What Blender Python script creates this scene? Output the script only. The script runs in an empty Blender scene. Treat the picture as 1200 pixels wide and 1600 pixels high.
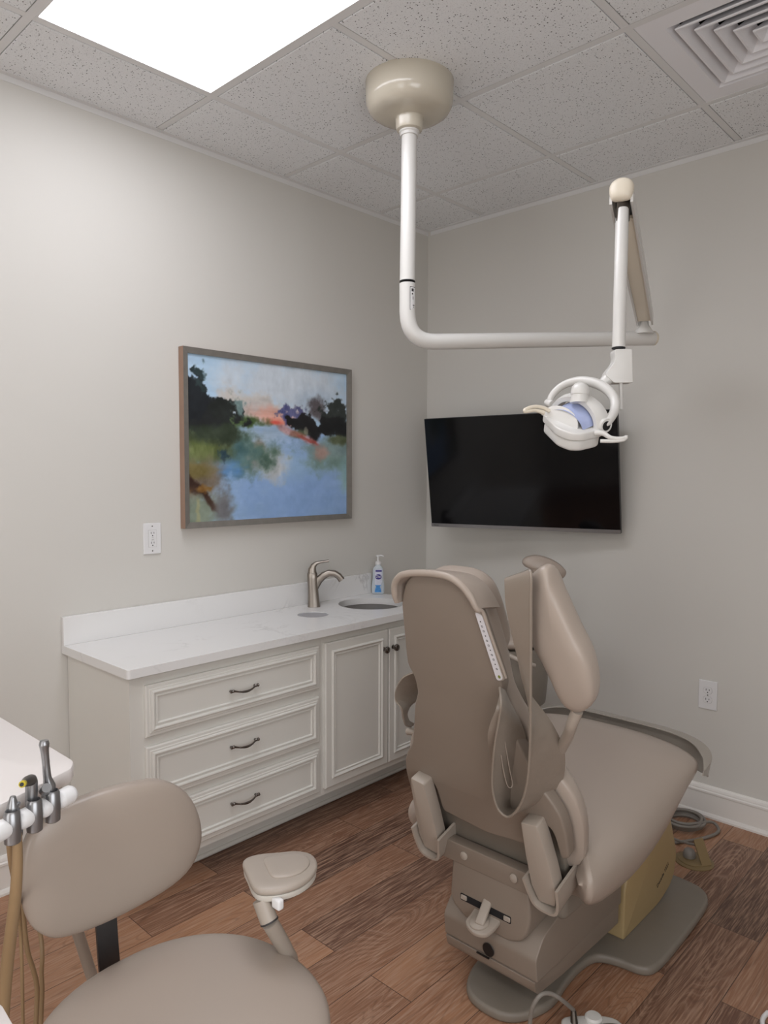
import bpy, bmesh, math, random
import numpy as np
from mathutils import Vector, Matrix, noise
random.seed(7)
V = Vector
C = bpy.context.scene.collection

# ------------------------------------------------------------------ camera, light, exposure
cam_data = bpy.data.cameras.new('camera')
cam_data.sensor_fit = 'VERTICAL'
cam_data.sensor_height = 32.0
cam_data.lens = 32.0 * 1138.24 / 1600.0
cam_data.clip_start = 0.02
cam = bpy.data.objects.new('camera', cam_data)
C.objects.link(cam)
yaw, pit, rol = -0.7550, -0.0561, 0.0022
cf = V((math.sin(yaw)*math.cos(pit), math.cos(yaw)*math.cos(pit), math.sin(pit)))
cr = cf.cross(V((0, 0, 1))).normalized()
cu = cr.cross(cf)
r2 = cr*math.cos(rol) + cu*math.sin(rol)
u2 = -cr*math.sin(rol) + cu*math.cos(rol)
M = Matrix((r2, u2, -cf)).transposed().to_4x4()
M.translation = V((2.5858, -3.0912, 1.4343))
cam.matrix_world = M
bpy.context.scene.camera = cam

w = bpy.data.worlds.new('world')
bpy.context.scene.world = w
w.use_nodes = True
w.node_tree.nodes['Background'].inputs[0].default_value = (0.9, 0.95, 1.0, 1)
w.node_tree.nodes['Background'].inputs[1].default_value = 0.05
vs = bpy.context.scene.view_settings
vs.view_transform = 'Standard'
vs.look = 'None'
vs.exposure = 0.62
vs.gamma = 1.0
vs.use_curve_mapping = False
PANEL_LIGHT = 4.7          # ceiling panel in view
PANEL_LIGHT_ADDED = 6.0     # unseen second panel, added behind the camera as fill light

def area(name, loc, rot, sx, sy, power, col):
    l = bpy.data.lights.new(name, 'AREA'); l.shape = 'RECTANGLE'; l.size = sx; l.size_y = sy; l.energy = power; l.color = col
    o = bpy.data.objects.new(name, l); C.objects.link(o); o.location = loc; o.rotation_euler = rot
    return o
# added fill lamps, at a window invented for light and an unseen doorway
area('added_fill_right', (3.56, -3.15, 1.30), (0, math.pi/2, 0), 1.5, 1.7, 19, (0.96, 0.98, 1.0))
area('added_fill_rear', (2.1, -4.66, 1.05), (math.pi/2, 0, 0), 1.0, 2.0, 12, (1.0, 0.98, 0.96))

# ------------------------------------------------------------------ sizes of the room
H = 2.7298                 # ceiling height
G = 0.6096                 # ceiling grid module
GA, GB = 0.3695, 0.3897    # first grid lines from the left wall and from the back wall
ROOM_X, ROOM_Y = 3.6, -4.7
CT = 0.8148                # counter top
CD = 0.4823                # counter depth
CL = -2.0138               # counter left end
CR = -0.425                # counter right end

# ------------------------------------------------------------------ materials
def srgb(*c):
    return tuple(((x/255)/12.92 if x/255 <= 0.04045 else ((x/255+0.055)/1.055)**2.4) for x in c) + (1,)

def mat(name, col, rough=0.5, metal=0.0, spec=0.5, bump=None, var=0.0, vscale=3.0, coat=0.0, emit=None, estr=0.0, alpha=1.0, trans=0.0, sub=0.0):
    m = bpy.data.materials.new(name)
    m.use_nodes = True
    nt = m.node_tree
    b = nt.nodes['Principled BSDF']
    b.inputs['Base Color'].default_value = col
    b.inputs['Roughness'].default_value = rough
    b.inputs['Metallic'].default_value = metal
    b.inputs['Specular IOR Level'].default_value = spec
    b.inputs['Coat Weight'].default_value = coat
    b.inputs['Alpha'].default_value = alpha
    b.inputs['Transmission Weight'].default_value = trans
    if emit:
        b.inputs['Emission Color'].default_value = emit
        b.inputs['Emission Strength'].default_value = estr
    tc = nt.nodes.new('ShaderNodeTexCoord')
    if var > 0:
        n = nt.nodes.new('ShaderNodeTexNoise')
        n.inputs['Scale'].default_value = vscale
        n.inputs['Detail'].default_value = 4
        nt.links.new(tc.outputs['Object'], n.inputs['Vector'])
        mx = nt.nodes.new('ShaderNodeMix')
        mx.data_type = 'RGBA'
        mx.inputs[6].default_value = tuple(c*(1-var) for c in col[:3]) + (1,)
        mx.inputs[7].default_value = tuple(min(1, c*(1+var)) for c in col[:3]) + (1,)
        nt.links.new(n.outputs['Fac'], mx.inputs[0])
        nt.links.new(mx.outputs[2], b.inputs['Base Color'])
    if bump:
        sc, st, dist = bump
        n = nt.nodes.new('ShaderNodeTexNoise')
        n.inputs['Scale'].default_value = sc
        n.inputs['Detail'].default_value = 3
        nt.links.new(tc.outputs['Object'], n.inputs['Vector'])
        bp = nt.nodes.new('ShaderNodeBump')
        bp.inputs['Strength'].default_value = st
        bp.inputs['Distance'].default_value = dist
        nt.links.new(n.outputs['Fac'], bp.inputs['Height'])
        nt.links.new(bp.outputs['Normal'], b.inputs['Normal'])
    return m

class NT:
    """tiny helper to wire shader nodes"""
    def __init__(self, m):
        self.nt = m.node_tree
        self.b = self.nt.nodes['Principled BSDF']
    def n(self, t, **kw):
        x = self.nt.nodes.new(t)
        for k, v in kw.items(): setattr(x, k, v)
        return x
    def l(self, a, b): self.nt.links.new(a, b)
    def math(self, op, a, b=None, c=None):
        x = self.n('ShaderNodeMath', operation=op)
        for i, v in enumerate((a, b, c)):
            if v is None: continue
            if isinstance(v, (int, float)): x.inputs[i].default_value = v
            else: self.l(v, x.inputs[i])
        return x.outputs[0]
    def mix(self, f, a, b):
        x = self.n('ShaderNodeMix', data_type='RGBA')
        for i, v in ((0, f), (6, a), (7, b)):
            if isinstance(v, (int, float, tuple)): x.inputs[i].default_value = v
            else: self.l(v, x.inputs[i])
        return x.outputs[2]
    def ramp(self, f, stops):
        x = self.n('ShaderNodeValToRGB')
        e = x.color_ramp.elements
        while len(e) < len(stops): e.new(0.5)
        for i, (p, c) in enumerate(stops):
            e[i].position = p; e[i].color = c
        self.l(f, x.inputs[0])
        return x.outputs[0]

m_wall = mat('painted wall', srgb(208, 205, 199), 0.6, bump=(260, 0.05, 0.002), var=0.012, vscale=2.2)
m_trim = mat('white trim paint', srgb(226, 222, 217), 0.35, var=0.02, vscale=5)
m_cab = mat('white cabinet paint', srgb(221, 219, 213), 0.38, var=0.02, vscale=6)
m_grid = mat('ceiling grid metal', srgb(222, 221, 220), 0.5)
m_ventm = mat('vent white enamel', srgb(236, 235, 238), 0.5)
m_dark = mat('dark void', srgb(22, 20, 22), 0.9)
m_vinyl = mat('taupe vinyl', srgb(166, 153, 142), 0.34, spec=0.45, bump=(420, 0.06, 0.001), var=0.015, vscale=4)
m_vinyl2 = mat('taupe strap vinyl', srgb(140, 129, 118), 0.30, spec=0.5, bump=(14, 0.25, 0.012), var=0.02, vscale=5)
m_shell = mat('taupe plastic', srgb(132, 120, 109), 0.42, var=0.015, vscale=4)
m_shell2 = mat('light taupe plastic', srgb(164, 153, 142), 0.4, var=0.015, vscale=8)
m_base = mat('grey brown enamel', srgb(128, 120, 110), 0.45, var=0.06, vscale=14)
m_yellow = mat('yellowed plastic', srgb(170, 148, 108), 0.45, var=0.05, vscale=7)
m_white = mat('white lamp enamel', srgb(214, 212, 208), 0.28, spec=0.5)
m_cream = mat('cream lamp plastic', srgb(222, 212, 194), 0.35)
m_canopy = mat('beige glossy enamel', srgb(196, 188, 172), 0.16, spec=0.6)
m_grey = mat('mid grey plastic', srgb(150, 146, 141), 0.4)
m_black = mat('black plastic', srgb(18, 18, 20), 0.4)
m_nickel = mat('brushed nickel', srgb(150, 142, 134), 0.3, 1.0, bump=(90, 0.03, 0.001))
m_pewter = mat('polished pewter', srgb(128, 122, 118), 0.16, 1.0)
m_steel = mat('stainless steel', srgb(92, 86, 80), 0.34, 1.0)
m_handp = mat('satin instrument steel', srgb(150, 150, 152), 0.3, 0.85)
m_bar = mat('dark steel bar', srgb(92, 92, 94), 0.42, 0.9, var=0.1, vscale=20)
m_tube = mat('tan rubber tubing', srgb(150, 124, 92), 0.5)
m_cord = mat('grey rubber cord', srgb(128, 122, 115), 0.5)
m_whiteplastic = mat('white plastic', srgb(226, 225, 225), 0.35)
m_tray = mat('white laminate tray', srgb(226, 220, 217), 0.35)
m_screen = mat('dark glass screen', srgb(5, 5, 8), 0.10, spec=0.28)
m_tvcase = mat('tv case', srgb(26, 26, 28), 0.4)
m_silver = mat('silver strip', srgb(140, 138, 138), 0.35, 0.7)
m_lens = mat('bluish reflector glass', srgb(166, 177, 214), 0.12, 0.0, spec=0.8, coat=0.5)
m_clear = mat('clear bottle', srgb(222, 232, 240), 0.08, alpha=0.62, spec=0.6)
m_labelb = mat('violet print', srgb(62, 52, 130), 0.5)
m_labelc = mat('blue print', srgb(70, 140, 205), 0.5, var=0.5, vscale=120)
m_ink = mat('dark print', srgb(52, 48, 48), 0.6)
m_cover = mat('translucent vinyl cover', srgb(168, 160, 150), 0.28, alpha=0.82, spec=0.6)
m_brass = mat('dull brass plate', srgb(136, 116, 82), 0.45, 0.3, var=0.08, vscale=30)
m_green = mat('green print', srgb(120, 130, 50), 0.5)
m_frameside = mat('brown wood frame side', srgb(150, 122, 104), 0.55, var=0.15, vscale=12)
m_led = mat('light diffuser', srgb(240, 242, 255), 0.5, emit=(0.93, 0.94, 1.0, 1), estr=PANEL_LIGHT)
m_led2 = mat('added rear diffuser', srgb(240, 242, 255), 0.5, emit=(1.0, 0.98, 0.97, 1), estr=PANEL_LIGHT_ADDED)  # glow of the unseen panel added to brighten the room

# acoustic tile: small dark pits on a matt white board
m_tile = mat('acoustic tile', srgb(232, 233, 234), 0.9)
k = NT(m_tile)
tc = k.n('ShaderNodeTexCoord')
vo = k.n('ShaderNodeTexVoronoi'); vo.inputs['Scale'].default_value = 140; vo.inputs['Randomness'].default_value = 1.0
k.l(tc.outputs['Object'], vo.inputs['Vector'])
no = k.n('ShaderNodeTexNoise'); no.inputs['Scale'].default_value = 60; no.inputs['Detail'].default_value = 1
k.l(tc.outputs['Object'], no.inputs['Vector'])
sep = k.n('ShaderNodeSeparateColor'); k.l(vo.outputs['Color'], sep.inputs[0])
thr = k.math('MULTIPLY', sep.outputs[0], 0.32)
pit = k.math('LESS_THAN', vo.outputs['Distance'], k.math('SUBTRACT', thr, 0.0))
keep = k.math('GREATER_THAN', sep.outputs[1], 0.22)
pit = k.math('MULTIPLY', pit, keep)
vo2 = k.n('ShaderNodeTexVoronoi'); vo2.inputs['Scale'].default_value = 260
k.l(tc.outputs['Object'], vo2.inputs['Vector'])
pit2 = k.math('MULTIPLY', k.math('LESS_THAN', vo2.outputs['Distance'], 0.22), 0.35)
pf = k.math('MAXIMUM', pit, pit2)
k.l(k.mix(pf, srgb(232, 233, 234), srgb(78, 76, 76)), k.b.inputs['Base Color'])
bpn = k.n('ShaderNodeBump'); bpn.inputs['Strength'].default_value = 0.4; bpn.inputs['Distance'].default_value = 0.002; bpn.invert = True
k.l(pf, bpn.inputs['Height']); k.l(bpn.outputs['Normal'], k.b.inputs['Normal'])

# wood plank floor, boards run along the left wall
m_floor = mat('wood plank floor', srgb(120, 85, 65), 0.42, spec=0.35)
k = NT(m_floor)
tc = k.n('ShaderNodeTexCoord')
mp = k.n('ShaderNodeMapping'); mp.inputs['Rotation'].default_value = (0, 0, math.pi/2); mp.inputs['Location'].default_value = (0.35, 0.0, 0)
k.l(tc.outputs['Object'], mp.inputs['Vector'])
br = k.n('ShaderNodeTexBrick')
br.offset = 0.37; br.offset_frequency = 2; br.squash = 1.0
br.inputs['Scale'].default_value = 1.0
br.inputs['Brick Width'].default_value = 0.92; br.inputs['Row Height'].default_value = 0.152
br.inputs['Mortar Size'].default_value = 0.0011; br.inputs['Mortar Smooth'].default_value = 0.1; br.inputs['Bias'].default_value = 0.0
br.inputs['Color1'].default_value = (0, 0, 0, 1); br.inputs['Color2'].default_value = (1, 1, 1, 1); br.inputs['Mortar'].default_value = (0.5, 0.5, 0.5, 1)
k.l(mp.outputs[0], br.inputs['Vector'])
sp = k.n('ShaderNodeSeparateColor'); k.l(br.outputs['Color'], sp.inputs[0])
rnd = sp.outputs[0]
shift = k.n('ShaderNodeCombineXYZ'); k.l(k.math('MULTIPLY', rnd, 37.0), shift.inputs[2]); k.l(k.math('MULTIPLY', rnd, 5.0), shift.inputs[1])
mp2 = k.n('ShaderNodeMapping'); mp2.inputs['Scale'].default_value = (1.0, 0.16, 1.0)
k.l(tc.outputs['Object'], mp2.inputs['Vector'])
va = k.n('ShaderNodeVectorMath', operation='ADD'); k.l(mp2.outputs[0], va.inputs[0]); k.l(shift.outputs[0], va.inputs[1])
n1 = k.n('ShaderNodeTexNoise'); n1.inputs['Scale'].default_value = 5.5; n1.inputs['Detail'].default_value = 1.5; n1.inputs['Roughness'].default_value = 0.45; n1.inputs['Distortion'].default_value = 1.1
k.l(va.outputs[0], n1.inputs['Vector'])
rings = k.math('PINGPONG', k.math('MULTIPLY', n1.outputs['Fac'], 58.0), 1.0)
mp3 = k.n('ShaderNodeMapping'); mp3.inputs['Scale'].default_value = (1.0, 0.045, 1.0)
k.l(tc.outputs['Object'], mp3.inputs['Vector'])
va3 = k.n('ShaderNodeVectorMath', operation='ADD'); k.l(mp3.outputs[0], va3.inputs[0]); k.l(shift.outputs[0], va3.inputs[1])
n2 = k.n('ShaderNodeTexNoise'); n2.inputs['Scale'].default_value = 190; n2.inputs['Detail'].default_value = 3; n2.inputs['Roughness'].default_value = 0.6
k.l(va3.outputs[0], n2.inputs['Vector'])
n3 = k.n('ShaderNodeTexNoise'); n3.inputs['Scale'].default_value = 3.2; n3.inputs['Detail'].default_value = 3
k.l(va.outputs[0], n3.inputs['Vector'])
tone = k.math('ADD', k.math('MULTIPLY', rnd, 0.60), k.math('MULTIPLY', k.math('SUBTRACT', n3.outputs['Fac'], 0.30), 0.9))
basec = k.ramp(tone, [(0.0, srgb(84, 60, 50)), (0.32, srgb(112, 80, 64)), (0.62, srgb(152, 110, 84)), (1.0, srgb(188, 142, 108))])
fine = k.math('MULTIPLY', k.math('SUBTRACT', n2.outputs['Fac'], 0.44), 3.0)
fine.node.use_clamp = True
c1 = k.mix(fine, basec, srgb(184, 150, 126))
rl = k.math('SMOOTH_MIN', k.math('MULTIPLY', k.math('SUBTRACT', rings, 0.70), 3.0), 1.0, 0.1)
rl.node.use_clamp = True
n4 = k.n('ShaderNodeTexNoise'); n4.inputs['Scale'].default_value = 2.2; k.l(va.outputs[0], n4.inputs['Vector'])
amt = k.math('MULTIPLY', rl, k.math('MULTIPLY', k.math('SUBTRACT', n4.outputs['Fac'], 0.36), 1.9))
amt.node.use_clamp = True
c2 = k.mix(amt, c1, srgb(168, 138, 118))
dk = k.math('MULTIPLY', k.math('SUBTRACT', 0.35, rings), 0.7)
dk.node.use_clamp = True
c3 = k.mix(dk, c2, srgb(62, 42, 36))
c4 = k.mix(k.math('MULTIPLY', br.outputs['Fac'], 0.8), c3, srgb(44, 30, 26))
k.l(c4, k.b.inputs['Base Color'])
bpn = k.n('ShaderNodeBump'); bpn.inputs['Strength'].default_value = 0.15; bpn.inputs['Distance'].default_value = 0.001
k.l(n2.outputs['Fac'], bpn.inputs['Height']); k.l(bpn.outputs['Normal'], k.b.inputs['Normal'])

# quartz counter with thin grey veins
m_quartz = mat('white quartz', srgb(232, 231, 230), 0.22, spec=0.5)
k = NT(m_quartz)
tc = k.n('ShaderNodeTexCoord')
n1 = k.n('ShaderNodeTexNoise'); n1.inputs['Scale'].default_value = 3.2; n1.inputs['Detail'].default_value = 7; n1.inputs['Roughness'].default_value = 0.62; n1.inputs['Distortion'].default_value = 0.8
k.l(tc.outputs['Object'], n1.inputs['Vector'])
vein = k.math('SUBTRACT', 1.0, k.math('MULTIPLY', k.math('ABSOLUTE', k.math('SUBTRACT', n1.outputs['Fac'], 0.5)), 42.0))
vein.node.use_clamp = True
n2 = k.n('ShaderNodeTexNoise'); n2.inputs['Scale'].default_value = 4.0; n2.inputs['Detail'].default_value = 2
k.l(tc.outputs['Object'], n2.inputs['Vector'])
msk = k.math('MULTIPLY', k.math('SUBTRACT', n2.outputs['Fac'], 0.48), 3.0); msk.node.use_clamp = True
fv = k.math('MULTIPLY', k.math('MULTIPLY', vein, msk), 0.45)
k.l(k.mix(fv, srgb(230, 229, 228), srgb(150, 146, 144)), k.b.inputs['Base Color'])

# weathered grey picture frame
m_frame = mat('weathered grey frame', srgb(134, 130, 124), 0.42, 0.35, var=0.18, vscale=30)

# ------------------------------------------------------------------ mesh helpers
def wloc(o):
    l = V((0, 0, 0))
    while o is not None:
        l = l + o.location
        o = o.parent
    return l

def mk(name, verts, faces, m, parent=None, smooth=True, angle=40, sub=0):
    off = wloc(parent)
    verts = [V(v) for v in verts]
    if parent is None:
        c = V((sum(v.x for v in verts)/len(verts), sum(v.y for v in verts)/len(verts), min(v.z for v in verts)))
    else:
        c = V((0, 0, 0))
    me = bpy.data.meshes.new(name)
    me.from_pydata([tuple(v - off - c) for v in verts], [], faces)
    bm = bmesh.new(); bm.from_mesh(me)
    bmesh.ops.recalc_face_normals(bm, faces=bm.faces)
    bm.to_mesh(me); bm.free()
    for p in me.polygons: p.use_smooth = smooth
    if smooth:
        me.set_sharp_from_angle(angle=math.radians(angle))
    ms = m if isinstance(m, (list, tuple)) else [m]
    for x in ms: me.materials.append(x)
    o = bpy.data.objects.new(name, me)
    C.objects.link(o)
    o.location = c
    o.parent = parent
    if sub:
        s = o.modifiers.new('sub', 'SUBSURF'); s.levels = sub; s.render_levels = sub
    return o

def thing(name, label, cat, loc, group=None):
    o = bpy.data.objects.new(name, None)
    C.objects.link(o)
    o.location = loc
    o['label'] = label; o['category'] = cat
    if group: o['group'] = group
    return o

def tag(o, label, cat, group=None):
    o['label'] = label; o['category'] = cat
    if group: o['group'] = group
    return o

def struct(o):
    o['kind'] = 'structure'
    return o

class MB:
    """collects shapes into one mesh"""
    def __init__(s): s.v = []; s.f = []
    def add(s, v, f):
        n = len(s.v); s.v += [V(x) for x in v]; s.f += [tuple(i+n for i in q) for q in f]; return s
    def box(s, a, b, bev=0.0, seg=2, fr=None):
        bm = bmesh.new()
        bmesh.ops.create_cube(bm, size=1)
        a, b = V(a), V(b); cc = (a+b)/2; d = b-a
        for v in bm.verts: v.co = V((v.co.x*d.x, v.co.y*d.y, v.co.z*d.z)) + cc
        if bev > 0:
            bmesh.ops.bevel(bm, geom=list(bm.edges), offset=bev, segments=seg, profile=0.5, affect='EDGES')
        return s.bm(bm, fr)
    def bm(s, bm, fr=None):
        bm.verts.index_update()
        vs_ = [(fr @ v.co if fr else v.co.copy()) for v in bm.verts]
        s.add(vs_, [[v.index for v in f.verts] for f in bm.faces]); bm.free(); return s
    def prism(s, pts, fr, d0, d1, bev=0.0, seg=3):
        """polygon pts (2D) in frame fr (Matrix: local xy = outline, z = depth), from depth d0 to d1"""
        bm = bmesh.new()
        vs_ = [bm.verts.new((p[0], p[1], d0)) for p in pts]
        f = bm.faces.new(vs_)
        r = bmesh.ops.extrude_face_region(bm, geom=[f])
        for v in [g for g in r['geom'] if isinstance(g, bmesh.types.BMVert)]: v.co.z = d1
        bmesh.ops.recalc_face_normals(bm, faces=bm.faces)
        if bev > 0:
            es = [e for e in bm.edges if abs(e.verts[0].co.z-e.verts[1].co.z) < 1e-7]
            bmesh.ops.bevel(bm, geom=es, offset=bev, segments=seg, profile=0.5, affect='EDGES', clamp_overlap=True)
        return s.bm(bm, fr)
    def tube(s, pts, r, n=14, smooth=True, step=6, caps=True, closed=False):
        pts = [V(p) for p in pts]
        rs = list(r) if isinstance(r, (list, tuple)) else [r]*len(pts)
        if smooth and len(pts) > 2: pts, rs = catmull(pts, step, rs, closed)
        N = len(pts)
        tang = []
        for i in range(N):
            a = pts[(i-1) % N] if (closed or i > 0) else pts[0]
            b = pts[(i+1) % N] if (closed or i < N-1) else pts[-1]
            tang.append((b-a).normalized())
        up = V((0, 0, 1)) if abs(tang[0].z) < 0.9 else V((1, 0, 0))
        nrm = (up - tang[0]*up.dot(tang[0])).normalized()
        vv = []; ff = []
        for i in range(N):
            nrm = (nrm - tang[i]*nrm.dot(tang[i])).normalized()
            bn = tang[i].cross(nrm)
            for j in range(n):
                a = 2*math.pi*j/n
                vv.append(pts[i] + (nrm*math.cos(a) + bn*math.sin(a))*rs[i])
        M_ = N if closed else N-1
        for i in range(M_):
            for j in range(n):
                a, b = i*n+j, i*n+(j+1) % n
                c, d = ((i+1) % N)*n+(j+1) % n, ((i+1) % N)*n+j
                ff.append((a, b, c, d))
        if caps and not closed:
            ff.append(tuple(range(n))[::-1]); ff.append(tuple((N-1)*n+j for j in range(n)))
        return s.add(vv, ff)
    def lathe(s, prof, fr=None, n=40, sx=1.0, sy=1.0):
        """profile (radius, height) turned about local z"""
        fr = fr or Matrix()
        vv = []; ff = []
        for r, z in prof:
            for j in range(n):
                a = 2*math.pi*j/n
                vv.append(fr @ V((r*math.cos(a)*sx, r*math.sin(a)*sy, z)))
        for i in range(len(prof)-1):
            for j in range(n):
                ff.append((i*n+j, i*n+(j+1) % n, (i+1)*n+(j+1) % n, (i+1)*n+j))
        if prof[0][0] > 1e-4: ff.append(tuple(range(n)))
        if prof[-1][0] > 1e-4: ff.append(tuple((len(prof)-1)*n+j for j in range(n)))
        return s.add(vv, ff)
    def ribbon(s, e1, e2, t, step=5, nx=4, rev=False, bulge=0.0):
        """thin strap between two edge curves, thickness t"""
        p1, _ = catmull([V(p) for p in e1], step, [0]*len(e1))
        p2, _ = catmull([V(p) for p in e2], step, [0]*len(e2))
        N = len(p1); g = []
        for i in range(N):
            g.append([p1[i].lerp(p2[i], j/nx) for j in range(nx+1)])
        nn = []
        for i in range(N):
            row = []
            for j in range(nx+1):
                a = g[min(i+1, N-1)][j] - g[max(i-1, 0)][j]
                b = g[i][min(j+1, nx)] - g[i][max(j-1, 0)]
                q = a.cross(b)
                row.append(q.normalized() if q.length > 1e-9 else V((0, 0, 1)))
            nn.append(row)
        if bulge:
            for i in range(N):
                for j in range(nx+1):
                    g[i][j] = g[i][j] + nn[i][j]*bulge*math.sin(math.pi*j/nx)
        vv = [g[i][j] + nn[i][j]*t/2 for i in range(N) for j in range(nx+1)]
        vv += [g[i][j] - nn[i][j]*t/2 for i in range(N) for j in range(nx+1)]
        w_ = nx+1; K = N*w_; ff = []
        for i in range(N-1):
            for j in range(nx):
                a = i*w_+j
                ff.append((a, a+1, a+w_+1, a+w_)); ff.append((K+a, K+a+w_, K+a+w_+1, K+a+1))
            a = i*w_; ff.append((a, a+w_, K+a+w_, K+a))
            a = i*w_+nx; ff.append((a, K+a, K+a+w_, a+w_))
        for j in range(nx):
            ff.append((j, K+j, K+j+1, j+1)); a = (N-1)*w_+j; ff.append((a, a+1, K+a+1, K+a))
        return s.add(vv, ff)
    def pillow(s, pts, fr, front, back, p=2.6, rings=9, cen=None):
        """cushion: outline pts (2D), domed by front (+z) and back (-z) heights"""
        n = len(pts)
        if cen is None: cen = (sum(q[0] for q in pts)/n, sum(q[1] for q in pts)/n)
        vv = []; ff = []
        def layer(h, sgn):
            base = len(vv); idx = []
            for k_ in range(1, rings):
                a = (math.pi/2)*k_/rings
                sc = math.cos(a)**(2/p); z = math.sin(a)**(2/p)*h*sgn
                idx.append(len(vv))
                for q in pts:
                    vv.append(fr @ V((cen[0]+(q[0]-cen[0])*sc, cen[1]+(q[1]-cen[1])*sc, z)))
            vv.append(fr @ V((cen[0], cen[1], h*sgn)))
            return idx, len(vv)-1
        for q in pts: vv.append(fr @ V((q[0], q[1], 0)))
        for h, sgn in ((front, 1), (back, -1)):
            idx, apex = layer(h, sgn)
            prev = 0
            for b_ in idx:
                for j in range(n): ff.append((prev+j, prev+(j+1) % n, b_+(j+1) % n, b_+j))
                prev = b_
            for j in range(n): ff.append((prev+j, prev+(j+1) % n, apex))
        return s.add(vv, ff)
    def build(s, name, m, parent=None, smooth=True, angle=40, sub=0):
        return mk(name, s.v, s.f, m, parent, smooth, angle, sub)

def catmull(pts, step, rs, closed=False):
    out = []; ro = []; N = len(pts)
    seg = N if closed else N-1
    for i in range(seg):
        if closed: p0, p1, p2, p3 = pts[(i-1) % N], pts[i], pts[(i+1) % N], pts[(i+2) % N]; ra, rb = rs[i], rs[(i+1) % N]
        else: p0, p1, p2, p3 = pts[max(i-1, 0)], pts[i], pts[i+1], pts[min(i+2, N-1)]; ra, rb = rs[i], rs[i+1]
        for k_ in range(step):
            t = k_/step
            out.append(0.5*((2*p1)+(p2-p0)*t+(2*p0-5*p1+4*p2-p3)*t*t+(3*p1-p0-3*p2+p3)*t*t*t)); ro.append(ra+(rb-ra)*t)
    if not closed: out.append(pts[-1]); ro.append(rs[-1])
    return out, ro

def smooth2(pts, step=6):
    q, _ = catmull([V((p[0], p[1], 0)) for p in pts], step, [0]*len(pts), True)
    return [(a.x, a.y) for a in q]

def roundpoly(pts, r, n=5):
    """round the corners of a polygon"""
    out = []; N = len(pts)
    rr = r if isinstance(r, (list, tuple)) else [r]*N
    for i in range(N):
        a, b, c = V(pts[i-1]).to_2d(), V(pts[i]).to_2d(), V(pts[(i+1) % N]).to_2d()
        u, v = (a-b), (c-b)
        d = min(rr[i], u.length*0.45, v.length*0.45)
        if d < 1e-5: out.append(tuple(b)); continue
        p0, p2 = b+u.normalized()*d, b+v.normalized()*d
        for k_ in range(n+1):
            t = k_/n
            q = p0*(1-t)**2 + b*2*t*(1-t) + p2*t*t
            out.append((q.x, q.y))
    return out

def frame(o, x, y, z=None):
    x = V(x).normalized(); y = V(y)
    y = (y - x*y.dot(x)).normalized()
    z = V(z).normalized() if z is not None else x.cross(y)
    m_ = Matrix((x, y, z)).transposed().to_4x4(); m_.translation = V(o)
    return m_

def axisframe(a, b):
    """frame whose z runs from a to b"""
    a, b = V(a), V(b); z = (b-a).normalized()
    t = V((0, 0, 1)) if abs(z.z) < 0.9 else V((1, 0, 0))
    x = t.cross(z).normalized()
    return frame(a, x, z.cross(x), z)

def superell(rx, ry, p=2.6, n=48):
    o = []
    for i in range(n):
        a = 2*math.pi*i/n; c_, s_ = math.cos(a), math.sin(a)
        o.append((rx*math.copysign(abs(c_)**(2/p), c_), ry*math.copysign(abs(s_)**(2/p), s_)))
    return o

def text_mesh(s, size, fr, m, name, parent, ext=0.0003):
    cu_ = bpy.data.curves.new('t', 'FONT'); cu_.body = s; cu_.size = size; cu_.extrude = ext
    cu_.align_x = 'CENTER'; cu_.align_y = 'CENTER'
    o = bpy.data.objects.new('t', cu_); C.objects.link(o)
    dg = bpy.context.evaluated_depsgraph_get()
    me = o.evaluated_get(dg).to_mesh()
    v_ = [fr @ v.co for v in me.vertices]; f_ = [tuple(p.vertices) for p in me.polygons]
    o.evaluated_get(dg).to_mesh_clear()
    bpy.data.objects.remove(o)
    return mk(name, v_, f_, m, parent, smooth=False)

def quad(a, b, c, d): return [V(a), V(b), V(c), V(d)], [(0, 1, 2, 3)]

# ------------------------------------------------------------------ the room
T = 0.10
struct(MB().box((-T, ROOM_Y-T, -0.05), (ROOM_X+T, T, 0)).build('floor', m_floor, smooth=False))
struct(MB().box((-T, ROOM_Y-T, 0), (0, T, H+0.25)).build('wall_left', m_wall, smooth=False))
struct(MB().box((0, 0, 0), (ROOM_X, T, H+0.25)).build('wall_back', m_wall, smooth=False))
def wall_with_hole(name, a0, a1, h0, h1, z0, z1, fn, lo, hi):
    mb = MB()
    for u0, u1, w0, w1 in ((a0, h0, 0, H+0.25), (h1, a1, 0, H+0.25), (h0, h1, z1, H+0.25)) + (((h0, h1, 0, z0),) if z0 > 0 else ()):
        p, q = fn(u0, lo, w0), fn(u1, hi, w1)
        mb.box([min(p[i], q[i]) for i in range(3)], [max(p[i], q[i]) for i in range(3)])
    return struct(mb.build(name, m_wall, smooth=False))
wall_with_hole('wall_right', ROOM_Y-T, T, -4.0, -2.3, 0.55, 2.05, lambda u, d, z: (d, u, z), ROOM_X, ROOM_X+T)  # window opening out of view, added to brighten ceiling and walls
wall_with_hole('wall_front', 0, ROOM_X, 1.6, 2.6, 0.0, 2.05, lambda u, d, z: (u, d, z), ROOM_Y-T, ROOM_Y)
mb = MB()
for y in (-4.0, -3.17, -2.34): mb.box((ROOM_X+0.01, y, 0.55), (ROOM_X+0.06, y+0.04, 2.05))
for z in (0.55, 2.01): mb.box((ROOM_X+0.01, -3.96, z), (ROOM_X+0.06, -2.34, z+0.04))
struct(mb.build('added_window_1', m_trim, smooth=False))  # frame of the unseen window added for extra light
mb = MB()
for x in (1.53, 2.6): mb.box((x, ROOM_Y-0.01, 0), (x+0.07, ROOM_Y+0.018, 2.12))
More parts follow.
